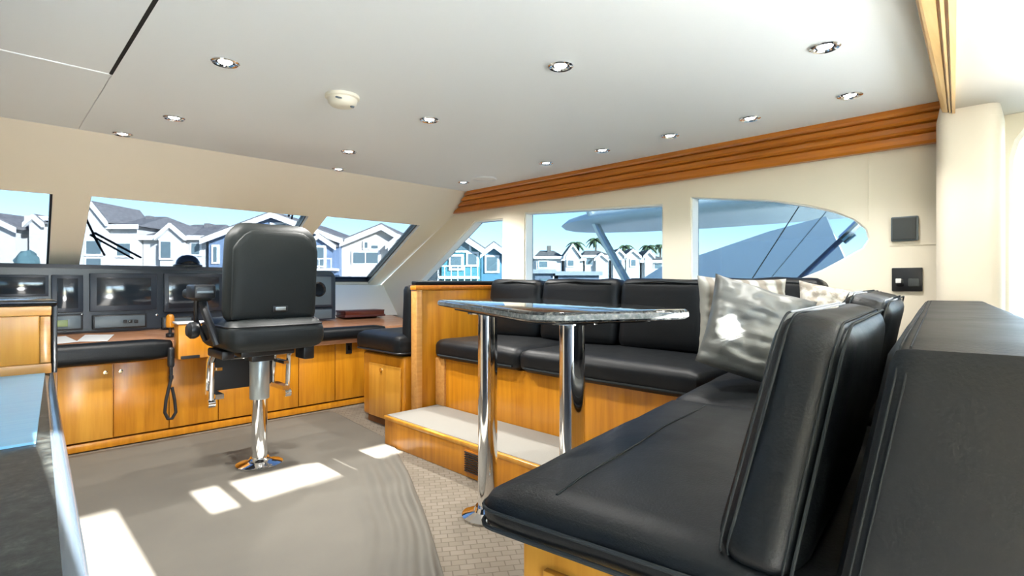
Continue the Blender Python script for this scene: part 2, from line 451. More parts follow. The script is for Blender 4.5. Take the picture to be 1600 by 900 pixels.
# port wall (behind the counter, out of view) with a side window
struct('wall_left', sheet_with_holes([(-1.45, 0), (5.9, 0), (5.9, .9), (FY, CZ), (-1.45, CZ)], [[(.6, 1.2), (3.3, 1.2), (3.3, 1.75), (.6, 1.75)]],
       lambda p: Vector((XL, p[0], p[1])), (-.10, 0, 0)), 'cream_wall')
wind('window_8', [(.6, 1.2), (3.3, 1.2), (3.3, 1.75), (.6, 1.75)], lambda p: Vector((XL, p[0], p[1])), (-.1, 0, 0), 'jamb_white', .012, .9, 'side_glass')
# aft bulkhead behind the camera: doorway, clerestory window, extra openings for fill light
bz0, bz1 = 1.30, 1.90
bzm = 1.48
openings = [[(.06, .02), (.47, .02), (.47, 1.90), (.06, 1.90)],
            [(.80, bz0), (.93, bz0), (.93, bzm), (.80, bzm)], [(1.00, bz0), (1.61, bz0), (1.61, bzm), (1.00, bzm)],
            [(1.75, bz0), (2.09, bz0), (2.09, bzm), (1.75, bzm)], [(.58, bzm+.03), (2.75, bzm+.03), (2.75, bz1), (.58, bz1)],  # upper band widened to let more light reach the ceiling
            [(.83, .75), (2.70, .75), (2.70, bz0-.05), (.83, bz0-.05)]]  # lower opening added for the light-spreading cloth
struct('wall_back', sheet_with_holes([(XL, 0), (XR, 0), (XR, CZ), (XL, CZ)], openings, lambda p: Vector((p[0], -.17, p[1])), (0, -.05, 0)), 'cream_wall')
bm = BM(); box(bm, (.80, -.215, .72), (2.74, -.208, 1.285)); MATS['diffuser_cloth'] = None  # unseen translucent cloth, added to spread sunlight onto the ceiling
def diffuser_mat():
    m = bpy.data.materials.new('diffuser_cloth'); m.use_nodes = True; n = m.node_tree; n.nodes.clear()
    o = n.nodes.new('ShaderNodeOutputMaterial'); t = n.nodes.new('ShaderNodeBsdfTranslucent'); d = n.nodes.new('ShaderNodeBsdfDiffuse'); x = n.nodes.new('ShaderNodeMixShader')
    t.inputs[0].default_value = (.40, .40, .39, 1); d.inputs[0].default_value = (.85, .84, .80, 1); x.inputs[0].default_value = .35
    n.links.new(t.outputs[0], x.inputs[1]); n.links.new(d.outputs[0], x.inputs[2]); n.links.new(x.outputs[0], o.inputs[0]); MATS['diffuser_cloth'] = m
diffuser_mat()
o = obj('light_diffuser', bm, 'diffuser_cloth', smooth=False); tag(o, 'unseen white blind over the lower aft window behind the settee', 'diffuser')
# header soffit above the bulkhead and its cream column
struct('trim_5', (lambda b: (prism(b, [(1.0, -.17, 1.915), (XR, -.17, 1.915), (XR, .29, 1.915), (1.0, .09, 1.915)], (0, 0, .09)), box(b, (XL, -.17, 1.915), (1.0, -.10, CZ+.005)), b)[-1])(BM()), 'soffit_cream_dimmed')
cb = rcube((.14, .112, .75), .06, 8); xf(cb, Matrix.Translation((3.14, .222, 1.23)))
struct('trim_6', cb, 'cream_column', smooth=True)
cb = rcube((.1412, .1132, .003), .06, 8); xf(cb, Matrix.Translation((3.14, .222, 1.862)))
struct('trim_7', cb, 'cream_wall', smooth=True)

# wooden crown mouldings (stepped profile)
def crown(name, p0, p1, inward, drop, cutk=0.0, mat='cherry_trim'):
    """profile runs from the ceiling down to the wall along p0-p1"""
    prof = [(.125, 0), (.125, .022), (.112, .030), (.092, .032), (.100, .040), (.100, .062), (.088, .072), (.066, .074), (.074, .082), (.074, .104), (.062, .114), (.042, .116), (.050, .124), (.050, drop-.012), (.038, drop), (0, drop), (0, 0)]
    p0 = Vector(p0); p1 = Vector(p1); inw = Vector(inward); bm = BM()
    a = [bm.verts.new(p0+inw*o+Vector((0, 0, -d))) for o, d in prof]
    dirv = (p1-p0).normalized()
    b = [bm.verts.new(p1+inw*o+Vector((0, 0, -d))+dirv*cutk*d) for o, d in prof]
    n = len(a)
    for i in range(n): bm.faces.new((a[i], b[i], b[(i+1) % n], a[(i+1) % n]))
    bm.faces.new(a); bm.faces.new(b[::-1]); bmesh.ops.recalc_face_normals(bm, faces=bm.faces[:])
    return struct(name, bm, mat)
crown('trim_1', (XR-.01, .32, CZ), (XR-.01, FY-.02, CZ), (-1, 0, 0), .170, FK*.92)
def header_crown():
    # stepped wooden moulding along the lower edge of the aft header
    a0, a1 = Vector((1.0, .195)), Vector((3.235, .326))     # outer lip
    b0, b1 = Vector((1.0, .082)), Vector((3.235, .283))     # inner lip
    prof = [(0, 2.0), (0, 1.93), (.08, 1.925), (.10, 1.912), (.50, 1.905), (.53, 1.915), (.58, 1.915), (.60, 1.90), (.70, 1.90), (.72, 1.912), (.78, 1.912), (.80, 1.895), (1.0, 1.895), (1.0, 2.0)]
    bm = BM()
    A = [bm.verts.new((*a0.lerp(b0, k), z)) for k, z in prof]; B = [bm.verts.new((*a1.lerp(b1, k), z)) for k, z in prof]
    n = len(A)
    for i in range(n): bm.faces.new((A[i], B[i], B[(i+1) % n], A[(i+1) % n]))
    bm.faces.new(A); bm.faces.new(B[::-1]); bmesh.ops.recalc_face_normals(bm, faces=bm.faces[:])
    struct('trim_2', bm, 'cherry_header')
header_crown()

# ================================================================== FLOOR MAT
def floor_mat():
    e = [onZ(612, 690, 0), onZ(640, 745, 0), onZ(662, 800, 0), onZ(678, 850, 0), onZ(693, 900, 0), onZ(706, 960, 0)]
    bm = BM(); NX, NY = 150, 70
    y0, y1 = .25, 4.53
    def edge_x(y):
        pts = sorted([(p.y, p.x) for p in e])
        if y <= pts[0][0]: return pts[0][1]-(pts[0][0]-y)*.5
        for (ya, xa), (yb, xb) in zip(pts[:-1], pts[1:]):
            if y <= yb: return xa+(xb-xa)*(y-ya)/(yb-ya)
        return min(2.2, pts[-1][1]+(y-pts[-1][0])*.1)
    V = []
    for j in range(NY+1):
        y = y0+(y1-y0)*j/NY; ex = edge_x(y); row = []
        for i in range(NX+1):
            t = (i/NX)**.62; x = -.02+(ex+.02)*t
            dist = ex-x; z = .006
            if dist < .42 and y < 3.15:
                k = (1-dist/.42)
                fade = min(1, (3.15-y)/.3)
                z += fade*k*(.014+.010*noise.noise(Vector((y*1.3, dist*9, 4))))*(1+math.sin(dist*62+noise.noise(Vector((y*1.6, dist*2.5, 1)))*5.5))*min(1, dist/.05+.25)
            row.append(bm.verts.new((x, y, z)))
        V.append(row)
    for j in range(NY):
        for i in range(NX): bm.faces.new((V[j][i], V[j][i+1], V[j+1][i+1], V[j+1][i]))
    o = obj('floor_mat', bm, 'mat_beige', ang=3)
    md = o.modifiers.new('s', 'SOLIDIFY'); md.thickness = .004; md.offset = -1
    tag(o, 'plain beige floor mat, rumpled along its right edge, covering the woven carpet', 'mat')
floor_mat()

# ================================================================== HELM CHAIR (faces the bow)
def helm_chair():
    r = thing('helm_chair', 'black leather helm chair on a chrome pedestal in front of the console', 'chair', (1.235, 3.50, .008))
    L = dict(local=True)
    obj('base_flange', lathe(BM(), [(0, 0), (.135, 0), (.137, .008), (.12, .016), (.085, .024), (.065, .032), (.055, .045), (0, .045)]), 'chrome', r, **L)
    obj('pedestal', lathe(BM(), [(0, .03), (.046, .03), (.046, .44), (0, .44)]), 'chrome', r, **L)
    obj('sleeve', lathe(BM(), [(0, .415), (.056, .415), (.058, .42), (.058, .652), (.054, .66), (0, .66)]), 'brushed_grey', r, label='grey metal sleeve on the pedestal', **L)
    mb = BM(); box(mb, (-.16, -.16, .70), (.16, .16, .745)); box(mb, (-.07, -.07, .655), (.07, .07, .71)); box(mb, (.20, -.20, .66), (.27, -.06, .75)); box(mb, (-.27, -.18, .70), (-.2, .1, .75))
    obj('seat_mount', bevel(mb, .01), 'black_plastic', r, **L)
    sb = rcube((.285, .30, .088), .07, 10, (0, 0, .02), .004, 3); xf(sb, Matrix.Translation((0, -.05, .838)))
    s = obj('seat', sb, 'chair_leather', r, **L)
    obj('piping', tube(BM(), [(x, y-.05, .895) for x, y in rrect(.275, .29, .07)], .006, 8, True), 'piping_black', s, **L)
    # backrest: tapering rounded slab, leaning slightly
    bb = rcube((.272, .065, .295), .062, 12, (0, .02, 0), .003, 8)
    for v_ in bb.verts:
        k = (v_.co.z+.295)/.59; v_.co.x *= 1.0-.06*abs(k-.45); 
        if v_.co.z > .16:
            q = min(1, abs(v_.co.x)/.27); v_.co.z -= .10*max(0, q-.55)**2*4*((v_.co.z-.16)/.135)
    M = Matrix.Translation((0, -.20, 1.205)) @ Matrix.Rotation(-.10, 4, 'X').inverted()
    xf(bb, M); bk = obj('backrest', bb, 'chair_leather', r, **L)
    sh = rcube((.245, .018, .262), .017, 10, (0, .012, 0))
    for v_ in sh.verts:
        q = abs(v_.co.x)/.245
        if v_.co.z > .10: v_.co.z -= .11*max(0, q-.5)**2*4*((v_.co.z-.10)/.16)
    xf(sh, M @ Matrix.Translation((0, -.076, -.005))); obj('back_shell', sh, 'chair_leather', bk, **L)
    lp = bbox((-.045, -.012, -.018), (.045, .012, .018), .004); xf(lp, M @ Matrix.Translation((.02, -.098, -.205))); obj('badge', lp, 'black_plastic', bk, **L)
    lp = bbox((-.03, -.003, -.010), (.03, .003, .010), .002); xf(lp, M @ Matrix.Translation((.02, -.111, -.203))); obj('badge_plate', lp, 'brushed_grey', bk, label='small silver badge plate', **L)
    for sx in (-1, 1):
        x = .335*sx if sx < 0 else .285
        ab = rcube((.048, .16, .030), .026, 6); xf(ab, Matrix.Translation((x, .06, 1.075)) @ Matrix.Rotation(.05, 4, 'X'))
        ar = obj('armrest', ab, 'chair_leather', r, **L)
        if sx < 0:
            c = bbox((x-.062, -.13, 1.055), (x+.05, .05, 1.135), .012); obj('control_box', c, 'black_plastic', ar, **L)
            c = bbox((x-.05, -.134, 1.085), (x+.036, -.128, 1.10), .002); obj('control_face', c, 'unit_grey', ar, **L)
        st = BM(); tube(st, [(x, -.05, 1.05), (x*1.0, -.10, .98), (x*.95, -.14, .90), (x*.86, -.16, .79)], .022, 10); tube(st, [(x-.02, 0, 1.05), (x-.01, .04, .92), (x*.9, .02, .80)], .014, 8)
        obj('armrest_support', st, 'black_plastic', r, **L)
        kn = BM(); lathe(kn, [(0, -.03), (.03, -.03), (.048, -.012), (.05, .01), (.04, .03), (0, .036)], n=20, M=Matrix.Translation((x-.055*(-sx if sx < 0 else -1)*1.0 if sx > 0 else x-.045, -.02, .87)) @ Matrix.Rotation(PI/2, 4, 'Y'))
        obj('armrest_hub', kn, 'black_plastic', r, **L)
    # footrest: chrome side frames and a black tread plate
    for sx, xx in ((-1, -.205), (1, .205)):
        fb = BM()
        tube(fb, [(xx, .10, .74), (xx, .22, .72), (xx, .30, .64), (xx, .33, .50), (xx, .34, .42)], .016, 10)
        tube(fb, [(xx+sx*.03, .02, .74), (xx+sx*.03, .12, .66), (xx+sx*.03, .14, .50), (xx+sx*.03, .15, .40)], .015, 10)
        box(fb, (xx-.012, .12, .42), (xx+.035, .33, .45)); box(fb, (xx-.012, .10, .60), (xx+.02, .28, .62))
        lathe(fb, [(0, -.02), (.026, -.02), (.026, .02), (0, .02)], n=16, M=Matrix.Translation((xx+sx*.03, .15, .395)) @ Matrix.Rotation(PI/2, 4, 'Y'))
        obj('footrest_frame', fb, 'chrome', r, **L)
    fb = bbox((-.20, .30, .44), (.19, .325, .70), .012); obj('footrest_plate', fb, 'rubber_black', r, **L)
    fb = BM(); tube(fb, [(-.20, .295, .695), (-.17, .28, .715), (.16, .28, .715), (.19, .295, .695)], .010, 8); tube(fb, [(-.11, .2, .66), (.11, .2, .66)], .014, 8)
    obj('footrest_bar', fb, 'chrome', r, **L)
helm_chair()

# ================================================================== CONSOLE: cabinets, worktop, instrument panel
CY = 4.60
def cx(px): u = (px-800)/F_PX; return CY*(1+u)/(1-u)
xs = [cx(p) for p in (40, 88, 176, 263, 340, 402, 465, 522)]
cab = thing('console_cabinet', 'long cherry wood cabinet row under the helm console', 'cabinet', (1.1, CY, 0))
bm = bbox((XL+.02, CY, .07), (2.62, 5.35, .60), .004); obj('body', bm, 'cherry_vertical', cab)
bm = BM(); box(bm, (XL+.02, CY+.05, 0), (2.62, 5.3, .075)); obj('plinth', bm, 'toe_dark', cab)
bm = bbox((XL+.02, CY-.012, .008), (2.60, CY+.02, .062), .004); obj('kickboard', bm, 'cherry_vertical', cab)
def door(x0, x1, knob=None, mat='cherry_vertical', z0=.075, z1=.592):
    d = obj('door', bbox((x0+.004, CY-.022, z0), (x1-.004, CY-.002, z1), .003), mat, cab)
    if knob is not None:
        k = lathe(BM(), [(0, 0), (.006, 0), (.007, .012), (.014, .018), (.014, .026), (0, .030)], n=14, M=Matrix.Translation((knob, CY-.020, .535)) @ Matrix.Rotation(PI/2, 4, 'X'))
        obj('knob', k, 'brass_knob', d, label='brass knob')
door(XL+.05, xs[1], mat='cherry_pale')
door(xs[1], xs[2], cx(163), 'cherry_pale'); door(xs[2], xs[3], cx(187)); door(xs[3], xs[4]); door(xs[4], xs[5]); door(xs[5], xs[6]); door(xs[6], xs[7]); door(xs[7], 2.60)
sw = thing('wall_switch', 'small black switch plate on the cabinet front at the passage', 'switch', (cx(543), CY-.024, .50))
p = onY(543, 543, CY)
obj('plate', bbox((p.x-.03, CY-.032, p.z-.055), (p.x+.03, CY-.0225, p.z+.055), .003), 'black_plastic', sw)
obj('rocker', bbox((p.x-.012, CY-.038, p.z-.022), (p.x+.012, CY-.030, p.z+.022), .003), 'black_gloss', sw)

wt = thing('console_worktop', 'wooden helm worktop with a black padded front edge', 'worktop', (1.1, 4.7, .60))
def wedge(x0, x1, y0, y1, z0, za, zb):
    bm = BM(); prism(bm, [(x0, y0, z0), (x0, y1, z0), (x0, y1, zb), (x0, y0, za)], (x1-x0, 0, 0)); return bm
obj('top', wedge(XL+.03, 3.2, 4.50, 5.36, .603, .735, .83), 'worktop_wood', wt, smooth=False)
def bolster(x0, x1, z0, z1, y=4.50):
    h = (z1-z0)/2; bm = rcube(((x1-x0)/2, .06, h), .05, 8); xf(bm, Matrix.Translation(((x0+x1)/2, y, (z0+z1)/2))); return bm
obj('padded_edge', bolster(XL+.04, onY(272, 540, 4.45).x, .605, .752), 'black_leather', wt)
obj('padded_edge', bolster(onY(335, 540, 4.45).x, 2.75, .64, .755), 'black_leather', wt)
# raised pod with lever beside the wheel
pd = thing('helm_pod', 'small raised wooden pod with a white top behind the helm chair', 'pod', (1.06, 4.42, .60))
obj('body', bbox((.985, 4.37, .603), (1.40, 4.495, .855), .006), 'cherry_vertical', pd)
obj('top', bbox((.975, 4.36, .856), (1.41, 4.497, .872), .005), 'white_gelcoat', pd, label='white top plate')
obj('slot', bbox((1.00, 4.355, .605), (1.12, 4.371, .627), .003), 'black_plastic', pd)
# throttle lever
tl = thing('throttle_lever', 'wood handled throttle lever at the end of the padded worktop', 'lever', (onY(266, 520, 4.62).x, 4.62, .76))
p = onY(266, 505, 4.62)
obj('handle', lathe(BM(), [(0, -.03), (.026, -.03), (.03, 0), (.026, .05), (.018, .065), (0, .07)], (p.x, 4.62, p.z-.0), 16), 'cherry_vertical', tl)
obj('stem', lathe(BM(), [(0, 0), (.03, 0), (.03, .02), (.012, .03), (.012, .06+p.z-.83), (0, .06+p.z-.83)], (p.x, 4.62, .753), 14), 'black_plastic', tl)

# instrument panel
PY = 4.95
ip = thing('instrument_panel', 'long blue-black helm instrument panel standing along the windscreen', 'panel', (1.0, PY, .80))
bm = BM(); xr_ = onY(524, 450, PY).x; zt = 1.272; zb = .80
prof = [(XL+.03, zb), (xr_, zb), (xr_, zt-.06), (xr_-.02, zt-.02), (xr_-.06, zt), (XL+.03, zt)]
prism(bm, [(x, PY, z) for x, z in prof], (0, .05, 0)); obj('panel', bm, 'panel_blue_black', ip, smooth=False)
bm = BM(); prism(bm, [(XL+.03, PY-.02, zt-.012), (XL+.03, PY+.10, zt-.012), (XL+.03, PY+.085, zt+.012), (XL+.03, PY-.015, zt+.016)], (onY(347, 420, PY).x-XL-.03, 0, 0)); obj('cap_rail', bm, 'panel_blue_black', ip, smooth=False)
def on_panel(name, x0, y0, x1, y1, mat, bez=.018, th=.03, inner='screen_glass', label=None):
    a = onY(x0, y1, PY-.02); b = onY(x1, y0, PY-.02)
    o = obj(name, bbox((a.x, PY-th, a.z), (b.x, PY+.005, b.z), .006), mat, ip, label=label)
    obj('screen', bbox((a.x+bez, PY-th-.003, a.z+bez), (b.x-bez, PY-th+.006, b.z-bez*.8), .003), inner, o)
    return o
on_panel('display', -8, 430, 76, 464, 'panel_blue_black')
on_panel('display', 80, 430, 130, 489, 'panel_blue_black', .03)
on_panel('display', 140, 428, 245, 487, 'panel_blue_black', .04)
on_panel('display', 256, 428, 348, 488, 'panel_blue_black', .03)
on_panel('display', 400, 428, 480, 488, 'panel_blue_black', .03)
on_panel('radio_unit', 84, 491, 129, 517, 'black_plastic', .012, .05, 'unit_grey')
on_panel('radio_unit', 144, 490, 228, 515, 'black_plastic', .012, .05, 'unit_grey')
on_panel('radio_unit', 252, 494, 300, 514, 'black_plastic', .012, .05, 'unit_grey')
a = onY(88, 511, 4.89); b = onY(106, 500, 4.89); obj('readout', bbox((a.x, 4.888, a.z), (b.x, 4.90, b.z), .002), 'lcd_green', ip, label='green lit readout')
for px in (196, 204, 213):
    p = onY(px, 502, 4.89); obj('button', bbox((p.x-.012, 4.886, p.z-.012), (p.x+.012, 4.90, p.z+.012), .003), 'black_plastic', ip)
on_panel('gauge_box', 486, 430, 519, 480, 'panel_blue_black', .02, .04, 'unit_grey')
p = onY(498, 452, 4.90)
obj('dial', lathe(BM(), [(0, 0), (.07, 0), (.072, .012), (.058, .016), (.05, .008), (0, .006)], n=24, M=Matrix.Translation((p.x, 4.91, p.z)) @ Matrix.Rotation(PI/2, 4, 'X')), 'black_gloss', ip)
on_panel('radio_unit', 486, 482, 519, 500, 'panel_blue_black', .01, .03, 'unit_grey')
for px in (128, 246):
    p = onY(px, 492, 4.9); obj('indicator', lathe(BM(), [(0, 0), (.010, 0), (.008, .006), (0, .008)], n=10, M=Matrix.Translation((p.x, 4.918, p.z)) @ Matrix.Rotation(PI/2, 4, 'X')), 'chrome', ip)
# compass
p = onY(292, 420, 5.03)
cpz = thing('compass', 'black domed compass on top of the instrument panel', 'compass', (p.x, 5.00, 1.2895))
obj('base', lathe(BM(), [(0, 0), (.105, 0), (.105, .012), (.09, .02), (0, .02)], (p.x, 5.00, 1.2895)), 'black_plastic', cpz)
obj('dome', lathe(BM(), [(.088, .018), (.086, .04), (.07, .07), (.045, .09), (0, .10)], (p.x, 5.00, 1.2895)), 'black_gloss', cpz)
# papers and binder on the worktop
def sheet(px, py, rz, lab):
    p = onY(px, py, 4.72)
    q = Vector((p.x, 4.72, 0)); z = .735+(q.y-4.5)*.11+.004
    bm = bbox((-.085, -.12, -.001), (.085, .12, .001), .0005, 1); xf(bm, Matrix.Translation((q.x, q.y, z+.002)) @ Matrix.Rotation(.11, 4, 'X') @ rot_z(rz))
    o = obj('paper_sheet', bm, 'paper'); tag(o, lab, 'paper')
sheet(88, 534, .2, 'white paper sheet on the worktop, left one of the two')
sheet(150, 530, -.3, 'white paper sheet on the worktop, right one of the two')
p = onZ(563, 487, .86)
bi = thing('binder', 'maroon binder lying on the right end of the worktop', 'binder', (2.86, 5.0, .81))
a = onY(533, 488, 5.0); b = onY(596, 488, 5.0); zb_ = .735+.63*.1105
obj('cover', bbox((a.x, 4.92, zb_+.002), (b.x, 5.13, zb_+.022), .003), 'binder_maroon', bi)
obj('pages', bbox((a.x+.012, 4.926, zb_+.020), (b.x-.012, 5.12, zb_+.058), .002), 'red_wood', bi)
obj('cover', bbox((a.x+.005, 4.922, zb_+.056), (b.x-.01, 5.13, zb_+.07), .003), 'binder_maroon', bi)
# white sill at the right end of the windscreen
bm = BM(); prism(bm, [(2.47, 5.10, .80), (2.47, 5.42, .80), (2.47, 5.46, 1.135), (2.47, 5.40, 1.135)], (XR-2.47, 0, 0)); struct('trim_8', bm, 'jamb_white')

# handset with coiled cord hanging at the cabinet
p = onY(268, 580, 4.40)
hs = thing('radio_handset', 'black radio handset with a looped cord hanging below the padded edge', 'handset', (p.x, 4.42, p.z))
hb = rcube((.022, .02, .075), .018, 5); xf(hb, Matrix.Translation((p.x, 4.415, .62))); obj('handset', hb, 'black_plastic', hs)
top = .545; pts = [(p.x, 4.41, .56)]
loop = [onY(px, py, 4.40) for px, py in ((268, 592), (265, 604), (260, 625), (258, 645), (263, 655), (270, 655), (276, 645), (274, 625), (270, 606))]
loop = [Vector((q.x, 4.41+(.012 if i > 4 else 0), q.z)) for i, q in enumerate(loop)]
cd = BM(); tube(cd, [Vector((p.x, 4.41, .60))]+loop, .011, 8); obj('cord', cd, 'rubber_black', hs)
cl_ = lathe(BM(), [(0, -.012), (.014, -.012), (.016, 0), (.014, .014), (0, .016)], (p.x, 4.41, loop[0].z+.01), 12); obj('cord_clip', cl_, 'black_plastic', hs)

# ================================================================== COMPANION SEAT and partition
XC = 2.27
cs = thing('companion_seat', 'low black padded companion seat on a cherry wood locker facing the windscreen', 'seat', (2.6, 3.75, 0))
obj('locker', bbox((XC, 3.44, .06), (3.26, 4.05, .585), .02, 3), 'cherry_vertical', cs)
bm = BM(); box(bm, (XC+.03, 3.46, 0), (3.25, 4.02, .065)); obj('plinth', bm, 'toe_dark', cs)
dd = obj('door', bbox((XC-.016, 3.47, .07), (XC-.001, 3.93, .50), .004), 'cherry_pale', cs)
obj('latch', lathe(BM(), [(0, 0), (.018, 0), (.018, .006), (.010, .008), (0, .008)], n=16, M=Matrix.Translation((XC-.016, 3.74, .455)) @ Matrix.Rotation(-PI/2, 4, 'Y')), 'brass_knob', dd, label='round brass latch')
sc = rcube((.50, .34, .085), .06, 8, (0, 0, .015), .006, 2); xf(sc, Matrix.Translation((XC+.45, 3.77, .67))); s_ = obj('seat_cushion', sc, 'black_leather', cs)
obj('piping', tube(BM(), [(XC+.45+x, 3.77+y, .612) for x, y in rrect(.495, .335, .06)], .007, 8, True), 'piping_black', s_)
bc = rcube((.47, .055, .27), .045, 8, (0, .012, 0), .006, 5); xf(bc, Matrix.Translation((XC+.50, 3.475, .87)) @ Matrix.Rotation(.04, 4, 'X')); obj('back_cushion', bc, 'black_leather', cs)

PYP = 3.36
pa = thing('partition', 'cherry wood partition panel between the companion seat and the settee', 'partition', (2.75, PYP, 0))
obj('panel', bbox((2.36, PYP-.01, .0), (3.27, PYP+.025, 1.10), .004), 'cherry_vertical', pa)
obj('post', bbox((2.31, PYP-.03, .0), (2.365, PYP+.045, 1.13), .008), 'cherry_across', pa)
obj('cap', bbox((2.30, PYP-.035, 1.10), (3.27, PYP+.042, 1.135), .008), 'cherry_trim', pa)
ck = rcube((.48, .035, .018), .014, 6); xf(ck, Matrix.Translation((2.79, PYP+.01, 1.154))); obj('cap_pad', ck, 'black_leather', pa)

# ================================================================== STEP PLATFORM
ZP = .21
st = thing('step_platform', 'carpeted cherry wood step in front of the settee', 'step', (2.3, 2.2, 0))
obj('body', bbox((2.03, .98, .0), (2.50, 3.32, ZP-.012), .006), 'cherry_vertical', st)
obj('carpet', bbox((2.045, .985, ZP-.012), (2.498, 3.315, ZP), .004), 'step_carpet', st)
obj('nosing', bbox((2.02, .985, ZP-.03), (2.048, 3.322, ZP-.004), .006), 'cherry_pale', st)
va = onX(728, 735, 2.03); vb = onX(752, 735, 2.03)
gr = obj('vent_grille', bbox((2.018, vb.y, .03), (2.029, va.y, .165), .002), 'cherry_trim', st, label='small louvred vent')
for k in range(9):
    z = .042+k*.0135; obj('slat', bbox((2.010, vb.y+.006, z), (2.020, va.y-.006, z+.006), .001, 1), 'dark_gap', gr)

# ================================================================== SETTEE (L-shaped)
ZSE = .72; TH = .145
se = thing('settee', 'large L-shaped black leather settee with cherry wood base around the table', 'sofa', (2.8, 1.6, 0))
obj('base', bbox((2.505, .95, .0), (3.24, 3.33, ZSE-TH), .006), 'cherry_vertical', se)
obj('base_trim', bbox((2.485, 3.22, ZP+.0), (2.515, 3.33, ZSE-TH), .006), 'cherry_across', se)
YA = .07
ROT = math.radians(8.0); ex = Vector((math.cos(ROT), math.sin(ROT), 0)); ey = Vector((-math.sin(ROT), math.cos(ROT), 0))
O = Vector((.735, .845, 0))      # front corner of the aft seat end
MA = Matrix.Translation(O) @ rot_z(ROT)   # local x runs to starboard, -y runs aft
# aft base
bm = bbox((.075, -.66, .0), (2.40, -.07, ZSE-TH+.03), .006, M=MA); ab = obj('base', bm, 'cherry_pale', se)
bm = bbox((.060, -.60, .06), (.078, -.13, ZSE-TH-.015), .004, M=MA); obj('end_panel', bm, 'cherry_pale', se)
# far seat cushions along the starboard wall
def seat_block(c, half, rotm=None, seed=0, puff=.02, n=12, wr=.010):
    b_ = rcube(half, .055, n, (0, 0, puff), wr, seed, 7); M = Matrix.Translation(c)
    if rotm is not None: M = M @ rotm
    return xf(b_, M)
ys = [3.31, 2.48, 1.60]
for i, (ya, yb) in enumerate(((3.31, 2.40), (2.40, 1.175))):
    c = obj('seat_cushion', seat_block((2.83, (ya+yb)/2, ZSE-TH/2), (.385, (ya-yb)/2+.003, TH/2), None, i+1), 'black_leather', se)
    obj('piping', tube(BM(), [(2.446, ya-.06, ZSE-TH+.03), (2.443, (ya+yb)/2, ZSE-TH+.028), (2.446, yb+.05, ZSE-TH+.03)], .007, 8), 'stitch_grey', c)
# corner seat and aft seats (rotated with the aft run)
def aft_block(x0, x1, y0, y1, z0, z1, seed, puff=.018, n=14, r=.05, wr=.008, fr=5):
    b_ = rcube(((x1-x0)/2, (y1-y0)/2, (z1-z0)/2), r, n, (0, 0, puff), wr, seed, fr)
    return xf(b_, MA @ Matrix.Translation(((x0+x1)/2, (y0+y1)/2, (z0+z1)/2)))
T2 = .095
L1 = 1.12
c1 = obj('seat_cushion', aft_block(0, L1, -.74, 0, ZSE-T2, ZSE, 11), 'black_leather', se)
c2 = obj('seat_cushion', aft_block(L1+.004, 2.42, -.74, 0.0, ZSE-T2, ZSE, 12), 'black_leather', se)
def P_(x, y, z): return MA @ Vector((x, y, z))
def rim(x0, x1, y0, y1, z, r=.05):
    return [P_((x0+x1)/2+a, (y0+y1)/2+b, z) for a, b in rrect((x1-x0)/2, (y1-y0)/2, r)]
obj('piping', tube(BM(), rim(-.002, L1+.002, -.742, .002, ZSE-.04), .004, 8, True), 'stitch_grey', c1)
obj('piping', tube(BM(), rim(-.002, L1+.002, -.742, .002, ZSE-T2+.02), .005, 8, True), 'stitch_grey', c1)
for yy, z in ((-.165, .0125),):
    obj('stitching', tube(BM(), [P_(.06+.1*k, yy+.004*math.sin(k*1.3), ZSE+.0008+.0125*(1-((.06+.1*k-.56)/.56)**2)) for k in range(11)], .0028, 6), 'stitch_grey', c1)
# aft backrest (upright, seen end-on at the right)
B0 = Vector((.79, .155, 0)); RB = math.radians(6.1)
MB_ = Matrix.Translation(B0) @ rot_z(RB)
bb = rcube((1.10, .105, .29), .025, 14, (0, .008, 0), .003, 4)
for v_ in bb.verts: v_.co.y += .045-.106*(v_.co.z+.29)/.58
xf(bb, MB_ @ Matrix.Translation((1.10, -.065, .787))); bk = obj('backrest', bb, 'black_leather', se)
def Q_(x, y, z): return MB_ @ Vector((x, y, z))
for off in (.004, .014):
    pts = [Q_(-.002, .085-.106*(z-.497)/.58-off-.012, z) for z in (.52, .65, .80, .95, 1.03)]
    pts.append(Q_(.012, -.03-off, 1.072)); pts.append(Q_(.10, -.032-off, 1.078)); pts.append(Q_(1.0, -.034-off, 1.078)); pts.append(Q_(2.0, -.034-off, 1.078))
    obj('stitching', tube(BM(), pts, .0013, 6), 'stitch_grey', bk)
bm = bbox((.02, -.20, .0), (2.25, .0, .50), .006, M=MB_); obj('base', bm, 'cherry_pale', se)
# starboard back cushions
for i, (ya, yb) in enumerate(((3.30, 2.72), (2.71, 2.02), (2.01, 1.40), (1.39, .78))):
    b_ = rcube((.10, (ya-yb)/2-.004, .235), .06, 10, (.015, 0, .0), .014, 20+i, 6)
    M = Matrix.Translation((3.10, (ya+yb)/2, .945)) @ Matrix.Rotation(.10, 4, 'Y'); xf(b_, M)
    c = obj('back_cushion', b_, 'black_leather', se)
    obj('piping', tube(BM(), [Vector((3.025, ya-.05, 1.15)), Vector((3.02, (ya+yb)/2, 1.165)), Vector((3.025, yb+.05, 1.15))], .006, 8), 'stitch_grey', c)

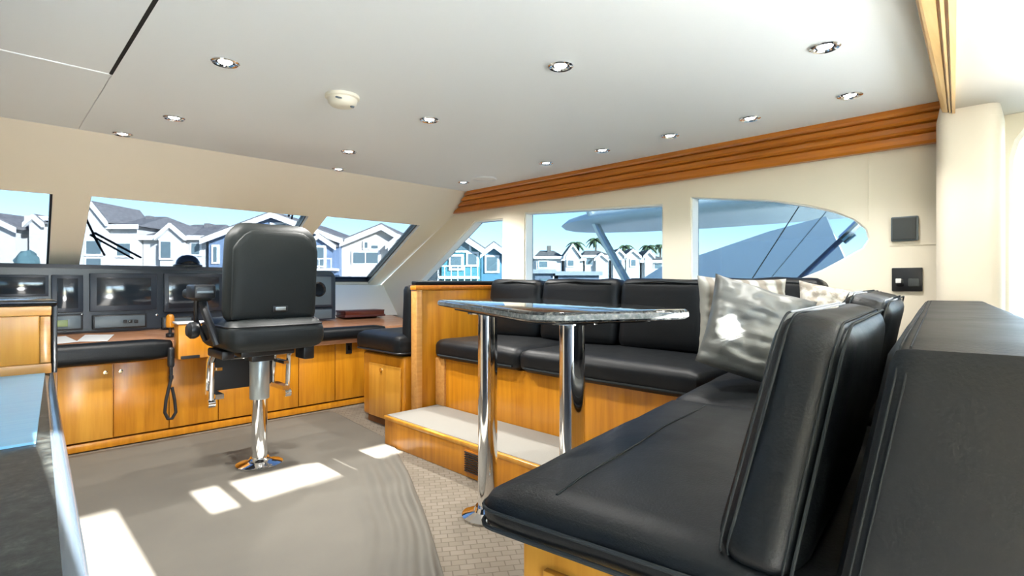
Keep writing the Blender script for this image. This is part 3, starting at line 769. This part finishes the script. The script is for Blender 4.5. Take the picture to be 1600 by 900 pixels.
# loose back cushions leaning on the aft backrest
def loose(name, M, half, label, seed, shear=.30):
    r = thing(name, label, 'cushion', M.translation, 0, None)
    b_ = rcube(half, .050, 14, (.006, .016, .0), .009, seed, 8)
    for v_ in b_.verts:
        k = (v_.co.z+half[2])/(2*half[2]); v_.co.y *= 1.0-.10*k; v_.co.x += shear*v_.co.z
    xf(b_, M); b0 = obj('cover', b_, 'black_leather', r)
    hx, hy, hz = half
    for sy in (-1, 1):
        for dd_ in (-.006, .006):
            loop = []
            for a, b in rrect(hx-.002, hz-.002, .05):
                k = (b+hz)/(2*hz)
                loop.append(M @ Vector((a*1.0+shear*b, sy*(hy*.70*(1-.10*k))+dd_, b)))
            obj('piping' if dd_ < 0 else 'stitching', tube(BM(), loop, .0028 if dd_ < 0 else .0022, 6, True), 'stitch_grey', r)
    return r
lean = math.radians(-11)
M1 = MB_ @ Matrix.Translation((.455, .119, .897)) @ Matrix.Rotation(math.radians(10), 4, 'X')
loose('back_cushion', M1, (.35, .066, .200), 'tall black leather back cushion nearest the camera, leaning on the aft backrest', 31)
M2 = MB_ @ Matrix.Translation((1.31, .130, .915)) @ Matrix.Rotation(math.radians(14), 4, 'X')
loose('back_cushion', M2, (.42, .068, .205), 'black leather back cushion behind the nearest one, beside the patterned pillow', 37)

# pillows
def put_pillow(c, w_, h_, t, rz, rx, ry, mat, label, seed):
    bm = pillow(w_, h_, t, .019, seed)
    o = obj('throw_pillow', bm, mat, ang=3)
    o.location = c; o.rotation_euler = (Matrix.Rotation(rz, 3, 'Z') @ Matrix.Rotation(rx, 3, 'X') @ Matrix.Rotation(ry, 3, 'Y')).to_euler()
    tag(o, label, 'pillow')
put_pillow(at(1182, 517, 2.12), .41, .38, .085, -.85, -.28, .30, 'silver_fabric', 'silver grey satin throw pillow at the front of the settee corner', 1)
put_pillow(at(1160, 495, 2.36), .40, .36, .075, -.80, -.15, .04, 'striped_fabric', 'cream and taupe striped throw pillow behind the silver grey one', 4)
put_pillow(at(1310, 513, 2.40), .35, .41, .07, -.95, -.30, .15, 'patterned_fabric', 'beige patterned throw pillow tucked between the settee back and the loose cushions', 8)

# ================================================================== TABLE
ZTB = 1.068
tb = thing('dining_table', 'dark speckled stone table on two chrome columns before the settee', 'table', (1.60, 1.6, 0))
tc = Vector((1.63, 1.49)); ax = Vector((.41, .912)); ax.normalize(); nx = Vector((ax.y, -ax.x))
def tpt(a, b): q = tc+ax*a+nx*b; return (q.x, q.y)
outl = []
for a, b in rrect(.69, .300, .13, 7):
    k = a/.70; outl.append(tpt(a, b*(1-.06*abs(k))))
def slab(z0, z1, sc):
    c_ = tc; return prism(BM(), [(c_.x+(x-c_.x)*sc, c_.y+(y-c_.y)*sc, z0) for x, y in outl], (0, 0, z1-z0))
sb_ = slab(ZTB-.031, ZTB, 1); bevel(sb_, .010, 3); tt = obj('tabletop', sb_, 'granite_table', tb)
obj('edge_band', prism(BM(), [((tc.x+(x-tc.x)*1.004), (tc.y+(y-tc.y)*1.004), ZTB-.023) for x, y in outl], (0, 0, .014)), 'granite_edge', tt, label='pale polished edge band')
obj('under_panel', slab(ZTB-.046, ZTB-.034, .80), 'black_plastic', tb)
for (px, d) in ((762, 2.62), (894, 1.98)):
    q = at(px, 443, d)
    cb = lathe(BM(), [(0, .03), (.048, .03), (.048, ZTB-.06), (0, ZTB-.06)], (q.x, q.y, 0)); c_ = obj('column', cb, 'chrome', tb)
    obj('flange', lathe(BM(), [(0, .0), (.125, .0), (.128, .010), (.10, .020), (.07, .03), (.06, .05), (0, .05)], (q.x, q.y, 0.001)), 'chrome', c_)
    obj('collar', lathe(BM(), [(0, 0), (.10, 0), (.10, .012), (.055, -.0), (0, -.0)], (q.x, q.y, ZTB-.068)), 'chrome', c_)

# ================================================================== PORT COUNTER and upper cabinet
ZC = .90
ct = thing('galley_counter', 'dark granite galley counter running along the left foreground', 'counter', (-.3, 1.1, 0))
obj('cabinet', bbox((XL+.02, -.12, .0), (.02, 2.40, ZC-.05), .006), 'panel_blue_black', ct)
e0 = onZ(134, 900, ZC); e1 = onZ(84, 600, ZC)
def ex_(y): return e0.x+(e1.x-e0.x)*(y-e0.y)/(e1.y-e0.y)
def slabpoly(inset, z0, z1, y0=-.12, y1=2.42):
    return prism(BM(), [(XL+.02, y0, z0), (ex_(y0)-inset, y0, z0), (ex_(y1)-inset, y1, z0), (XL+.02, y1, z0)], (0, 0, z1-z0))
obj('worktop', bevel(slabpoly(.012, ZC-.04, ZC), .003, 1), 'granite_dark', ct)
ed = BM(); tube(ed, [(ex_(-.12)-.012, -.12, ZC-.017), (ex_(2.42)-.012, 2.42, ZC-.017)], .017, 14); obj('bullnose', ed, 'polished_edge', ct)
ya = onZ(35, 700, ZC).y; yb = onZ(35, 585, ZC).y
bm = prism(BM(), [(XL+.10, ya, ZC+.0005), (ex_(ya)-.032, ya+.01, ZC+.0005), (ex_(yb)-.014, yb, ZC+.0005), (XL+.10, yb, ZC+.0005)], (0, 0, .004)); o = obj('blue_plate', bm, 'pale_blue_plate', smooth=False)  # thin pale blue plate laid on the counter top
tag(o, 'pale blue plate lying flat on the dark granite counter', 'cover')
UY = 1.95
uc = thing('end_cabinet', 'low wooden cabinet with framed panel standing on the far end of the counter', 'cabinet', (-.3, UY, ZC))
ztop = 1.088; xe = onY(80, 470, UY).x
obj('body', bbox((XL+.02, UY+.004, ZC+.001), (xe, UY+.42, ztop), .004), 'cherry_pale', uc)
def fr_(x0, x1, z0, z1): obj('frame', bbox((x0, UY-.016, z0), (x1, UY+.004, z1), .003), 'cherry_across', uc)
xi = onY(62, 480, UY).x
fr_(XL+.02, xe, ztop-.026, ztop); fr_(XL+.02, xe, ZC+.002, ZC+.030); fr_(xi, xe-.002, ZC+.032, ztop-.028)
obj('panel', bbox((XL+.03, UY-.006, ZC+.03), (xi, UY+.006, ztop-.026), .002), 'cherry_pale', uc)
obj('top', bbox((XL+.02, UY-.02, ztop+.001), (xe+.012, UY+.44, ztop+.016), .005), 'black_gloss', uc)
obj('side_edge', bbox((xe+.001, UY-.016, ZC+.002), (xe+.012, UY+.42, ztop), .003), 'black_plastic', uc)

# ================================================================== CEILING FITTINGS
dl0 = None
spots = [(352, 96), (272, 183), (187, 213), (545, 236), (518, 267), (671, 186), (876, 102), (1289, 72), (1328, 148), (1172, 184), (1047, 211), (941, 234), (853, 254), (724, 284)]
names = ['nearest the hatch joint', 'second in the row left of the smoke detector', 'lowest left above the left windscreen pane',
         'halfway between the smoke detector and the windscreen', 'small and farthest toward the middle windscreen pane', 'right of the smoke detector', 'alone in the bright middle of the ceiling',
         'nearest the camera at the upper right, dark ringed', 'first in the row along the crown moulding from the aft end', 'second in the row along the crown moulding from the aft end', 'third in the row along the crown moulding from the aft end',
         'fourth in the row along the crown moulding from the aft end', 'fifth along the crown moulding, before the round speaker', 'at the front corner, last by the end of the crown moulding']
for i, (px, py) in enumerate(spots):
    q = onZ(px, py, CZ)
    if q.y > FY-.08: q.y = FY-.08
    if dl0 is None:
        dl0 = thing('downlight', '', 'light', (0, 0, 0), 0, 'recessed ceiling downlights')
        obj('ring', lathe(BM(), [(.048, -.001), (.050, -.006), (.044, -.010), (.036, -.008), (.033, -.001)], n=28), 'chrome', dl0, local=True)
        obj('housing', lathe(BM(), [(.034, -.002), (.030, -.0015), (.020, -.0012)], n=28), 'black_gloss', dl0, local=True)
        obj('bulb', lathe(BM(), [(.026, -.002), (.022, -.006), (.012, -.009), (0, -.010)], n=20), 'bulb_white', dl0, local=True)
        c = dl0
    else: c = copy_tree(dl0)
    c.location = (q.x, q.y, CZ); c['label'] = 'chrome ringed ceiling downlight, '+names[i]
    l = bpy.data.lights.new('downlight_lamp', 'SPOT'); lo = bpy.data.objects.new('downlight_lamp', l); COL.objects.link(lo)
    l.energy = DOWNLIGHT_W*(.5 if i in (7, 8, 9, 10, 11, 12) else 3.6 if i in (1, 2, 3, 4, 13) else 1.0); l.spot_size = math.radians(138 if i in (1, 2, 3, 4, 13) else 112); l.spot_blend = .8; l.shadow_soft_size = .03; l.color = (1, .97, .92)
    lo.parent = c; lo.location = (0, 0, -.03)
q = onZ(535, 150, CZ)
sd = thing('smoke_detector', 'round cream smoke detector on the ceiling', 'detector', (q.x, q.y, CZ))
obj('base', lathe(BM(), [(0, 0), (.075, 0), (.075, -.012), (.066, -.016), (0, -.016)], (q.x, q.y, CZ)), 'detector_cream', sd)
obj('dome', lathe(BM(), [(.066, -.015), (.062, -.034), (.050, -.046), (.02, -.052), (0, -.052)], (q.x, q.y, CZ)), 'detector_cream', sd)
obj('vent_slot', bbox((q.x-.058, q.y-.055, CZ-.033), (q.x+.0, q.y-.045, CZ-.026), .002, 1), 'unit_grey', sd)
obj('test_button', lathe(BM(), [(0, -.054), (.008, -.054), (.01, -.048), (0, -.046)], (q.x+.03, q.y-.035, CZ), 12), 'unit_grey', sd)
q = onZ(757, 279, CZ)
cs_ = thing('ceiling_speaker', 'flat round white speaker grille on the ceiling by the front corner', 'speaker', (q.x, q.y, CZ))
obj('rim', lathe(BM(), [(.10, 0), (.10, -.008), (.09, -.011), (.085, -.006)], (q.x, q.y, CZ)), 'headliner', cs_)
obj('grille', lathe(BM(), [(.086, -.003), (.05, -.007), (0, -.008)], (q.x, q.y, CZ)), 'jamb_white', cs_)

# wall fittings
a = onX(1393, 378, XR); b = onX(1436, 337, XR)
ws = thing('wall_speaker', 'square dark grey speaker on the cream wall above the outlet plate', 'speaker', (XR, (a.y+b.y)/2, a.z))
obj('frame', bbox((XR-.022, b.y, a.z), (XR-.001, a.y, b.z), .006), 'unit_grey', ws)
MATS['unit_grey_dark'] = base_mat('unit_grey_dark', (.055, .062, .062, 1), .7)[0]
obj('grille', bbox((XR-.027, b.y+.008, a.z+.008), (XR-.02, a.y-.008, b.z-.008), .002), 'unit_grey_dark', ws)
a = onX(1394, 455, XR); b = onX(1442, 418, XR)
op = thing('outlet_plate', 'black outlet plate with switches low on the cream wall', 'outlet', (XR, (a.y+b.y)/2, a.z))
obj('plate', bbox((XR-.014, b.y, a.z), (XR-.001, a.y, b.z), .004), 'black_plastic', op)
ym = (a.y+b.y)/2
obj('socket', bbox((XR-.02, ym+.012, a.z+.025), (XR-.012, a.y-.02, b.z-.055), .003), 'black_gloss', op)
obj('socket', bbox((XR-.02, b.y+.012, a.z+.025), (XR-.012, ym-.006, b.z-.055), .003), 'unit_grey_dark', op)
obj('tag', bbox((XR-.022, ym+.022, a.z+.042), (XR-.018, ym+.045, a.z+.064), .001, 1), 'paper', op, label='small white tag')

# ================================================================== OUTSIDE
# windscreen wipers lying on the glass outside
def wiper(a, b, c, label):
    r = thing('windscreen_wiper', label, 'wiper', a)
    bm = BM(); tube(bm, [a, b], .009, 8); obj('arm', bm, 'rubber_black', r)
    bm = BM(); tube(bm, [c[0], c[1]], .008, 8); obj('blade', bm, 'rubber_black', r)
oo = Vector(OF)*1.3
wiper(onF(165, 421)+oo, onF(147, 390)+oo, (onF(135, 364)+oo, onF(150, 394)+oo), 'black wiper with upright arm outside the middle pane, beside the left pillar')
wiper(onF(222, 424)+oo, onF(150, 388)+oo, (onF(210, 426)+oo, onF(143, 391)+oo), 'black wiper lying low across the middle windscreen pane')
wiper(onF(455, 358)+oo, onF(467, 340)+oo, (onF(460, 362)+oo, onF(466, 338)+oo), 'short black wiper at the right end of the middle pane')

bm = BM(); box(bm, (-250, -150, -4.2), (300, 300, -4.0)); o = struct('water', bm, 'sea_water'); 
R45 = -PI/4
bm = BM(); box(bm, (-130, 29, -6), (130, 160, -2.5), rot_z(R45)); struct('quay', bm, 'quay_concrete')

def house(label, d, x0, x1, eave, peak, style='gable', wall='siding_white', roof='shingle_grey', wins=(), gables=(), rails=(), dark=None, depth=10, ridge=None, chimneys=()):
    s = d/F_PX; ctr = (x0+x1)/2; base = -2.5
    p = at(ctr, HZ, d); r = thing('house', label, 'house', (p.x, p.y, base), R45, 'waterfront houses')
    X = lambda px: (px-ctr)*s
    Z = lambda py: CH+(HZ-py)*s-base
    ze, zp = Z(eave), Z(peak); xa, xb = X(x0), X(x1)
    L = dict(local=True)
    bm = BM(); rd = X(ridge) if ridge is not None else (xa+xb)/2
    ov = .35
    if style == 'gable':
        prism(bm, [(xa, 0, 0), (xb, 0, 0), (xb, 0, ze), (rd, 0, zp), (xa, 0, ze)], (0, depth, 0)); obj('wall', bm, wall, r, smooth=False, **L)
        for a, b in ((xa, rd), (rd, xb)):
            za, zb2 = (ze, zp) if a == xa else (zp, ze)
            sl_ = (zp-ze)/abs(b-a); aa, bb_ = (a-ov, b) if a == xa else (a, b+ov)
            z1, z2 = (za-ov*sl_, zb2) if a == xa else (za, zb2-ov*sl_)
            q = BM(); prism(q, [(aa, -ov, z1+.02), (bb_, -ov, z2+.02), (bb_, -ov, z2+.25), (aa, -ov, z1+.25)], (0, depth+2*ov, 0)); obj('roof_slope', q, roof, r, smooth=False, **L)
            q = BM(); prism(q, [(aa, -ov-.10, z1-.22), (bb_, -ov-.10, z2-.22), (bb_, -ov-.10, z2+.14), (aa, -ov-.10, z1+.14)], (0, .09, 0)); obj('bargeboard', q, 'house_trim', r, smooth=False, **L)
    else:   # hip roof sloping towards the water
        box(bm, (xa, 0, 0), (xb, depth, ze)); obj('wall', bm, wall, r, smooth=False, **L)
        q = BM(); hip = min(2.2, (xb-xa)*.22)
        lo = [q.verts.new(v) for v in ((xa-ov, -ov, ze), (xb+ov, -ov, ze), (xb+ov, depth+ov, ze), (xa-ov, depth+ov, ze))]
        hi = [q.verts.new(v) for v in ((xa+hip, depth*.42, zp), (xb-hip, depth*.42, zp))]
        q.faces.new((lo[0], lo[1], hi[1], hi[0])); q.faces.new((lo[2], lo[3], hi[0], hi[1])); q.faces.new((lo[1], lo[2], hi[1])); q.faces.new((lo[3], lo[0], hi[0])); q.faces.new(lo[::-1])
        bmesh.ops.recalc_face_normals(q, faces=q.faces[:]); obj('roof', q, roof, r, smooth=False, **L)
        q = BM(); box(q, (xa-ov, -ov-.08, ze-.2), (xb+ov, -ov, ze+.1)); obj('fascia', q, 'house_trim', r, smooth=False, **L)
    for (a, b, ev, pk) in gables:
        a, b = X(a), X(b); ev, pk = Z(ev), Z(pk); mid = (a+b)/2
        q = BM(); prism(q, [(a, -.5, 0), (b, -.5, 0), (b, -.5, ev), (mid, -.5, pk), (a, -.5, ev)], (0, 3, 0)); obj('gable_bay', q, dark or wall, r, smooth=False, **L)
        for (ua, ub, z1, z2) in ((a-.25, mid, ev-.2, pk), (mid, b+.25, pk, ev-.2)):
            q = BM(); prism(q, [(ua, -.75, z1), (ub, -.75, z2), (ub, -.75, z2+.3), (ua, -.75, z1+.3)], (0, .25, 0)); obj('bargeboard', q, 'house_trim', r, smooth=False, **L)
            q = BM(); prism(q, [(ua, -.55, z1+.22), (ub, -.55, z2+.22), (ub, -.55, z2+.36), (ua, -.55, z1+.36)], (0, 4.5, 0)); obj('roof_slope', q, roof, r, smooth=False, **L)
    for (a, t_, b, bt) in wins:
        a, b = X(a), X(b); t_, bt = Z(t_), Z(bt); y = -.62 if any(X(g0)-.01 <= a and b <= X(g1)+.01 for g0, g1, _, _ in gables) else -.10
        q = BM(); box(q, (a-.10, y, bt-.10), (b+.10, y+.12, t_+.10)); f_ = obj('window', q, 'house_trim', r, smooth=False, **L)
        q = BM(); n = max(1, round((b-a)/1.1))
        for k in range(n):
            box(q, (a+(b-a)*k/n+.04, y-.03, bt+.03), (a+(b-a)*(k+1)/n-.04, y+.02, t_-.03))
        obj('pane', q, 'house_glass', f_, smooth=False, **L)
    for (a, t_, b, bt) in rails:
        a, b = X(a), X(b); t_, bt = Z(t_), Z(bt)
        q = BM(); box(q, (a, -1.6, bt-.15), (b, .1, bt)); bal = obj('balcony', q, 'house_trim', r, smooth=False, **L)
        q = BM(); box(q, (a, -1.6, t_-.08), (b, -1.52, t_)); n = max(3, int((b-a)/.35))
        for k in range(n+1): box(q, (a+(b-a)*k/n-.025, -1.58, bt), (a+(b-a)*k/n+.025, -1.54, t_))
        obj('railing', q, 'house_trim', bal, smooth=False, **L)
    for (a, t_, b, bt) in chimneys:
        q = BM(); box(q, (X(a), 3, Z(bt)), (X(b), 4, Z(t_))); obj('chimney', q, dark or roof, r, smooth=False, **L)
    return r
house('white house with a low gable at the left edge of the left pane', 36, -60, 25, 356, 336, wins=((-40, 375, -10, 400),))
house('distant white house with a grey roof showing between two nearer ones', 48, 22, 62, 377, 357, 'hip', wins=((29, 385, 38, 396),))
house('tall white house with a grey hip roof behind the left pillar', 36, 55, 128, 341, 318, 'hip', gables=((56, 74, 352, 344),), wins=((95, 360, 115, 385),))
house('white house with a half gable at the left end of the middle pane', 35, 132, 214, 354, 326, 'hip', gables=((134, 172, 350, 324),), wins=((146, 377, 170, 398), (146, 404, 170, 422), (184, 380, 206, 400)), chimneys=((178, 328, 186, 340),))
house('white house with a broad grey hip roof and a small centre gable', 35.5, 224, 322, 371, 340, 'hip', gables=((258, 292, 372, 357),), wins=((260, 378, 277, 404), (300, 380, 314, 398)), chimneys=((216, 338, 226, 350), (278, 341, 287, 350)))
house('blue grey gabled house behind the helm chair', 35, 326, 530, 374, 336, wall='siding_blue', gables=((484, 523, 387, 374),), wins=((491, 387, 512, 416), (334, 385, 341, 410), (425, 350, 448, 358)), rails=((485, 405, 530, 420),))
house('cream gabled house with a balcony in the right windscreen pane', 35.5, 534, 642, 381, 355, wall='siding_cream', ridge=598, gables=((612, 641, 386, 374),), wins=((552, 394, 592, 412), (612, 388, 625, 412), (570, 378, 576, 388), (580, 383, 592, 389)), rails=((550, 416, 595, 432),), chimneys=((633, 360, 637, 376),))
house('white house seen past the raked pillar', 37, 650, 688, 386, 371, wall='siding_white', wins=((652, 395, 668, 412),))
house('teal gabled house with white balconies in the triangular pane', 33, 690, 750, 388, 368, wall='siding_teal', wins=((704, 400, 722, 420), (714, 378, 734, 392), (731, 396, 746, 414)), rails=((690, 416, 749, 432), (690, 434, 749, 450)))
house('small blue green house with a steep white trimmed gable', 33.5, 752, 792, 398, 383, wall='siding_bluegreen', wins=((760, 401, 778, 424),))
far = [('long low white house with a dark roof left in the wide side pane', 838, 878, 402, 388, 'hip', (), ((842, 408, 856, 418),)),
       ('white house with a pointed gable left of the diagonal pole', 881, 911, 405, 392, 'hip', ((883, 905, 402, 385),), ((886, 407, 896, 416),)),
       ('low brown roofed house behind the diagonal pole', 914, 952, 400, 388, 'hip', ((930, 946, 406, 399),), ((915, 404, 925, 414),)),
       ('white twin gabled house right of the diagonal pole', 955, 1000, 404, 392, 'hip', ((957, 975, 402, 393), (977, 997, 402, 393)), ((962, 406, 970, 416), (984, 406, 992, 416))),
       ('last low white house at the right edge of the wide side pane', 1003, 1050, 408, 397, 'hip', ((1006, 1018, 402, 395),), ((1022, 412, 1034, 420),))]
for lab, x0, x1, ev, pk, sty, gb, wn in far:
    house(lab, 62, x0, x1, ev, pk, sty, 'siding_white', 'shingle_brown', wn, gb, chimneys=((858, 381, 864, 392),) if x0 == 838 else ())
# palms
p0 = None
def palm_parts(r):
    obj('trunk', tube(BM(), [(0, 0, 0), (.1, 0, 4), (.05, .1, 8.2)], [.22, .18, .14], 8), 'palm_bark', r, local=True)
    for k in range(11):
        a = k*2*PI/11+.3; up = .9 if k % 2 else .2; b_ = BM()
        prev = None
        for t in range(6):
            f_ = t/5; rr = 1.5*f_; z = 8.2+up*f_-1.5*f_*f_; wv_ = .32*math.sin(PI*min(1, f_*.85+.15))
            c = Vector((.05+rr*math.cos(a), .1+rr*math.sin(a), z)); sd_ = Vector((-math.sin(a), math.cos(a), -.25))*wv_
            v1, v2, v3 = b_.verts.new(c+sd_), b_.verts.new(c+Vector((0, 0, .10))), b_.verts.new(c-Vector((sd_.x, sd_.y, -sd_.z)))
            if prev: b_.faces.new((prev[0], v1, v2, prev[1])); b_.faces.new((prev[1], v2, v3, prev[2]))
            prev = (v1, v2, v3)
        obj('frond', b_, 'palm_green', r, local=True)
palms = [(861, 386, 'farthest left of the palms, above the low dark roof'), (900, 377, 'left of the diagonal pole above the pointed gable'), (932, 371, 'tallest, touching the diagonal pole'), (977, 382, 'right of the diagonal pole above the twin gables'), (1013, 382, 'fuller, near the pane\'s right edge'), (1031, 381, 'at the very edge of the pane')]
for i, (px, py, lab) in enumerate(palms[1:]):
    q = at(px, py, 78+(i == 4)*12)
    if p0 is None: p0 = thing('palm_tree', '', 'palm', (0, 0, 0), 0, 'palms behind the far houses'); palm_parts(p0); c = p0
    else: c = copy_tree(p0)
    c.location = (q.x, q.y, q.z-8.5); c['label'] = 'tall palm tree far behind the houses, '+lab; c.rotation_euler = (0, 0, i*1.1)
# a pale blue shrub seen at the left edge
q = at(43, 414, 33)
bm = BM(); bmesh.ops.create_icosphere(bm, subdivisions=3, radius=1)
for v_ in bm.verts: v_.co = Vector((v_.co.x*.6, v_.co.y*.6, v_.co.z*.9))*(1+.25*noise.noise(v_.co*3))
tr = thing('tree', 'small blue green tree between the two left white houses', 'tree', (q.x, q.y, -2.5))
xf(bm, Matrix.Translation(q)); obj('crown', bm, 'tree_blue', tr); bm = BM(); tube(bm, [(q.x, q.y, -2.5), (q.x, q.y, q.z)], .12, 8); obj('trunk', bm, 'palm_bark', tr)

# neighbouring boat on the starboard side
nb = thing('neighbour_boat', 'white motor yacht with a grey hardtop moored alongside the starboard windows', 'boat', (7.5, 3, -4))
def hardtop():
    bm = BM(); n = 28; ring = []
    cx_, cy_, a_, b_ = 7.6, 2.8, 1.15, 3.3
    prof = [(0, 2.42), (.5, 2.40), (.82, 2.34), (.96, 2.24), (1.0, 2.16), (.97, 2.09), (.80, 2.06), (.4, 2.10), (0, 2.12)]
    rings = []
    for s_, z in prof:
        if s_ == 0: rings.append([bm.verts.new((cx_, cy_, z))]); continue
        rings.append([bm.verts.new((cx_+a_*s_*math.copysign(abs(math.cos(t))**.8, math.cos(t)), cy_+b_*s_*math.copysign(abs(math.sin(t))**1.0, math.sin(t)), z)) for t in [2*PI*k/n for k in range(n)]])
    for a, b in zip(rings[:-1], rings[1:]):
        for k in range(n):
            q_ = []
            for v_ in (a[k % len(a)], a[(k+1) % n % len(a)], b[(k+1) % n % len(b)], b[k % len(b)]):
                if v_ not in q_: q_.append(v_)
            bm.faces.new(q_)
    bmesh.ops.recalc_face_normals(bm, faces=bm.faces[:]); return bm
obj('hardtop', hardtop(), 'hardtop_grey', nb, ang=1.2)
def pole(pts, r_, mat='brushed_grey', nm='support_pole'):
    obj(nm, tube(BM(), pts, r_, 10), mat, nb)
pole([onX(916, 318, 6.8), onX(938, 365, 6.8), onX(985, 450, 6.8)], .06)
pole([onX(1000, 320, 9.0), onX(997, 352, 9.0)], .03)
# flybridge coaming and raked clear enclosure
pts = [onX(985, 447, 6.7), onX(1036, 415, 6.7), onX(1100, 396, 6.7), onX(1200, 362, 6.7), onX(1290, 338, 6.7), onX(1350, 470, 6.7), onX(985, 470, 6.7)]
obj('enclosure', prism(BM(), pts, (.06, 0, 0)), 'boat_pale_blue', nb, smooth=False)
bm = BM(); box(bm, (6.66, .6, .2), (9.6, 4.0, 1.12)); obj('coaming', bevel(bm, .08), 'boat_white', nb)
bm = BM(); prism(bm, [(6.3, -2, -4), (6.3, 12, -4), (6.3, 12.8, -.8), (6.3, -2, -.8)], (4.4, 0, 0)); obj('hull', bm, 'boat_white', nb, smooth=False)
bm = BM(); box(bm, (6.6, -1, -.8), (10.2, 6.5, .3)); obj('cabin', bevel(bm, .1), 'boat_white', nb)
pole([onX(1160, 459, 5.9), onX(1258, 308, 5.9)], .006, 'rubber_black', 'rigging_line')
pole([onX(1185, 458, 6.2), onX(1310, 308, 6.2)], .006, 'unit_grey', 'rigging_line')
a, b = onX(1238, 446, 5.0), onX(1338, 352, 5.0)
og = obj('outrigger', tube(BM(), [a.lerp(b, -.9), b], .022, 10), 'hull_blue', nb, label='dark blue outrigger pole')
c_ = a.lerp(b, .78); obj('fitting', tube(BM(), [c_, b.lerp(a, -.04)], .036, 10), 'chrome', og)
c_ = b.lerp(a, .08)+Vector((0, -.028, -.028)); obj('fitting', tube(BM(), [c_, c_.lerp(a, .16)], .022, 10), 'chrome', og)
# low dark dock structures beyond the wide side pane
for (x0, y0, x1, y1, lab) in ((836, 421, 864, 452, 'grey blue dock box at the left of the wide side pane'), (872, 424, 936, 452, 'long dark dock shed beyond the wide side pane')):
    a = at(x0, y1, 26); b = at(x1, y0, 26)
    r = thing('dock_shed', lab, 'shed', ((a.x+b.x)/2, (a.y+b.y)/2, -2.5), R45)
    w_ = (x1-x0)*26/F_PX; h_ = b.z+2.5
    bm = BM(); box(bm, (-w_/2, 0, 0), (w_/2, 2.5, h_-.2)); obj('wall', bm, 'dock_dark', r, local=True, smooth=False)
    bm = BM(); box(bm, (-w_/2-.15, -.2, h_-.2), (w_/2+.15, 2.7, h_)); obj('roof', bm, 'siding_grey', r, local=True, smooth=False)
    bm = BM(); box(bm, (-w_*.2, -.05, h_-1.0), (w_*.2, .02, h_-.45)); obj('window', bm, 'house_glass', r, local=True, smooth=False)
bm = BM(); box(bm, (-20, 24, -4.0), (60, 29.2, -2.6), rot_z(R45)); o = obj('pontoon', bm, 'quay_concrete', smooth=False); o['kind'] = 'structure'
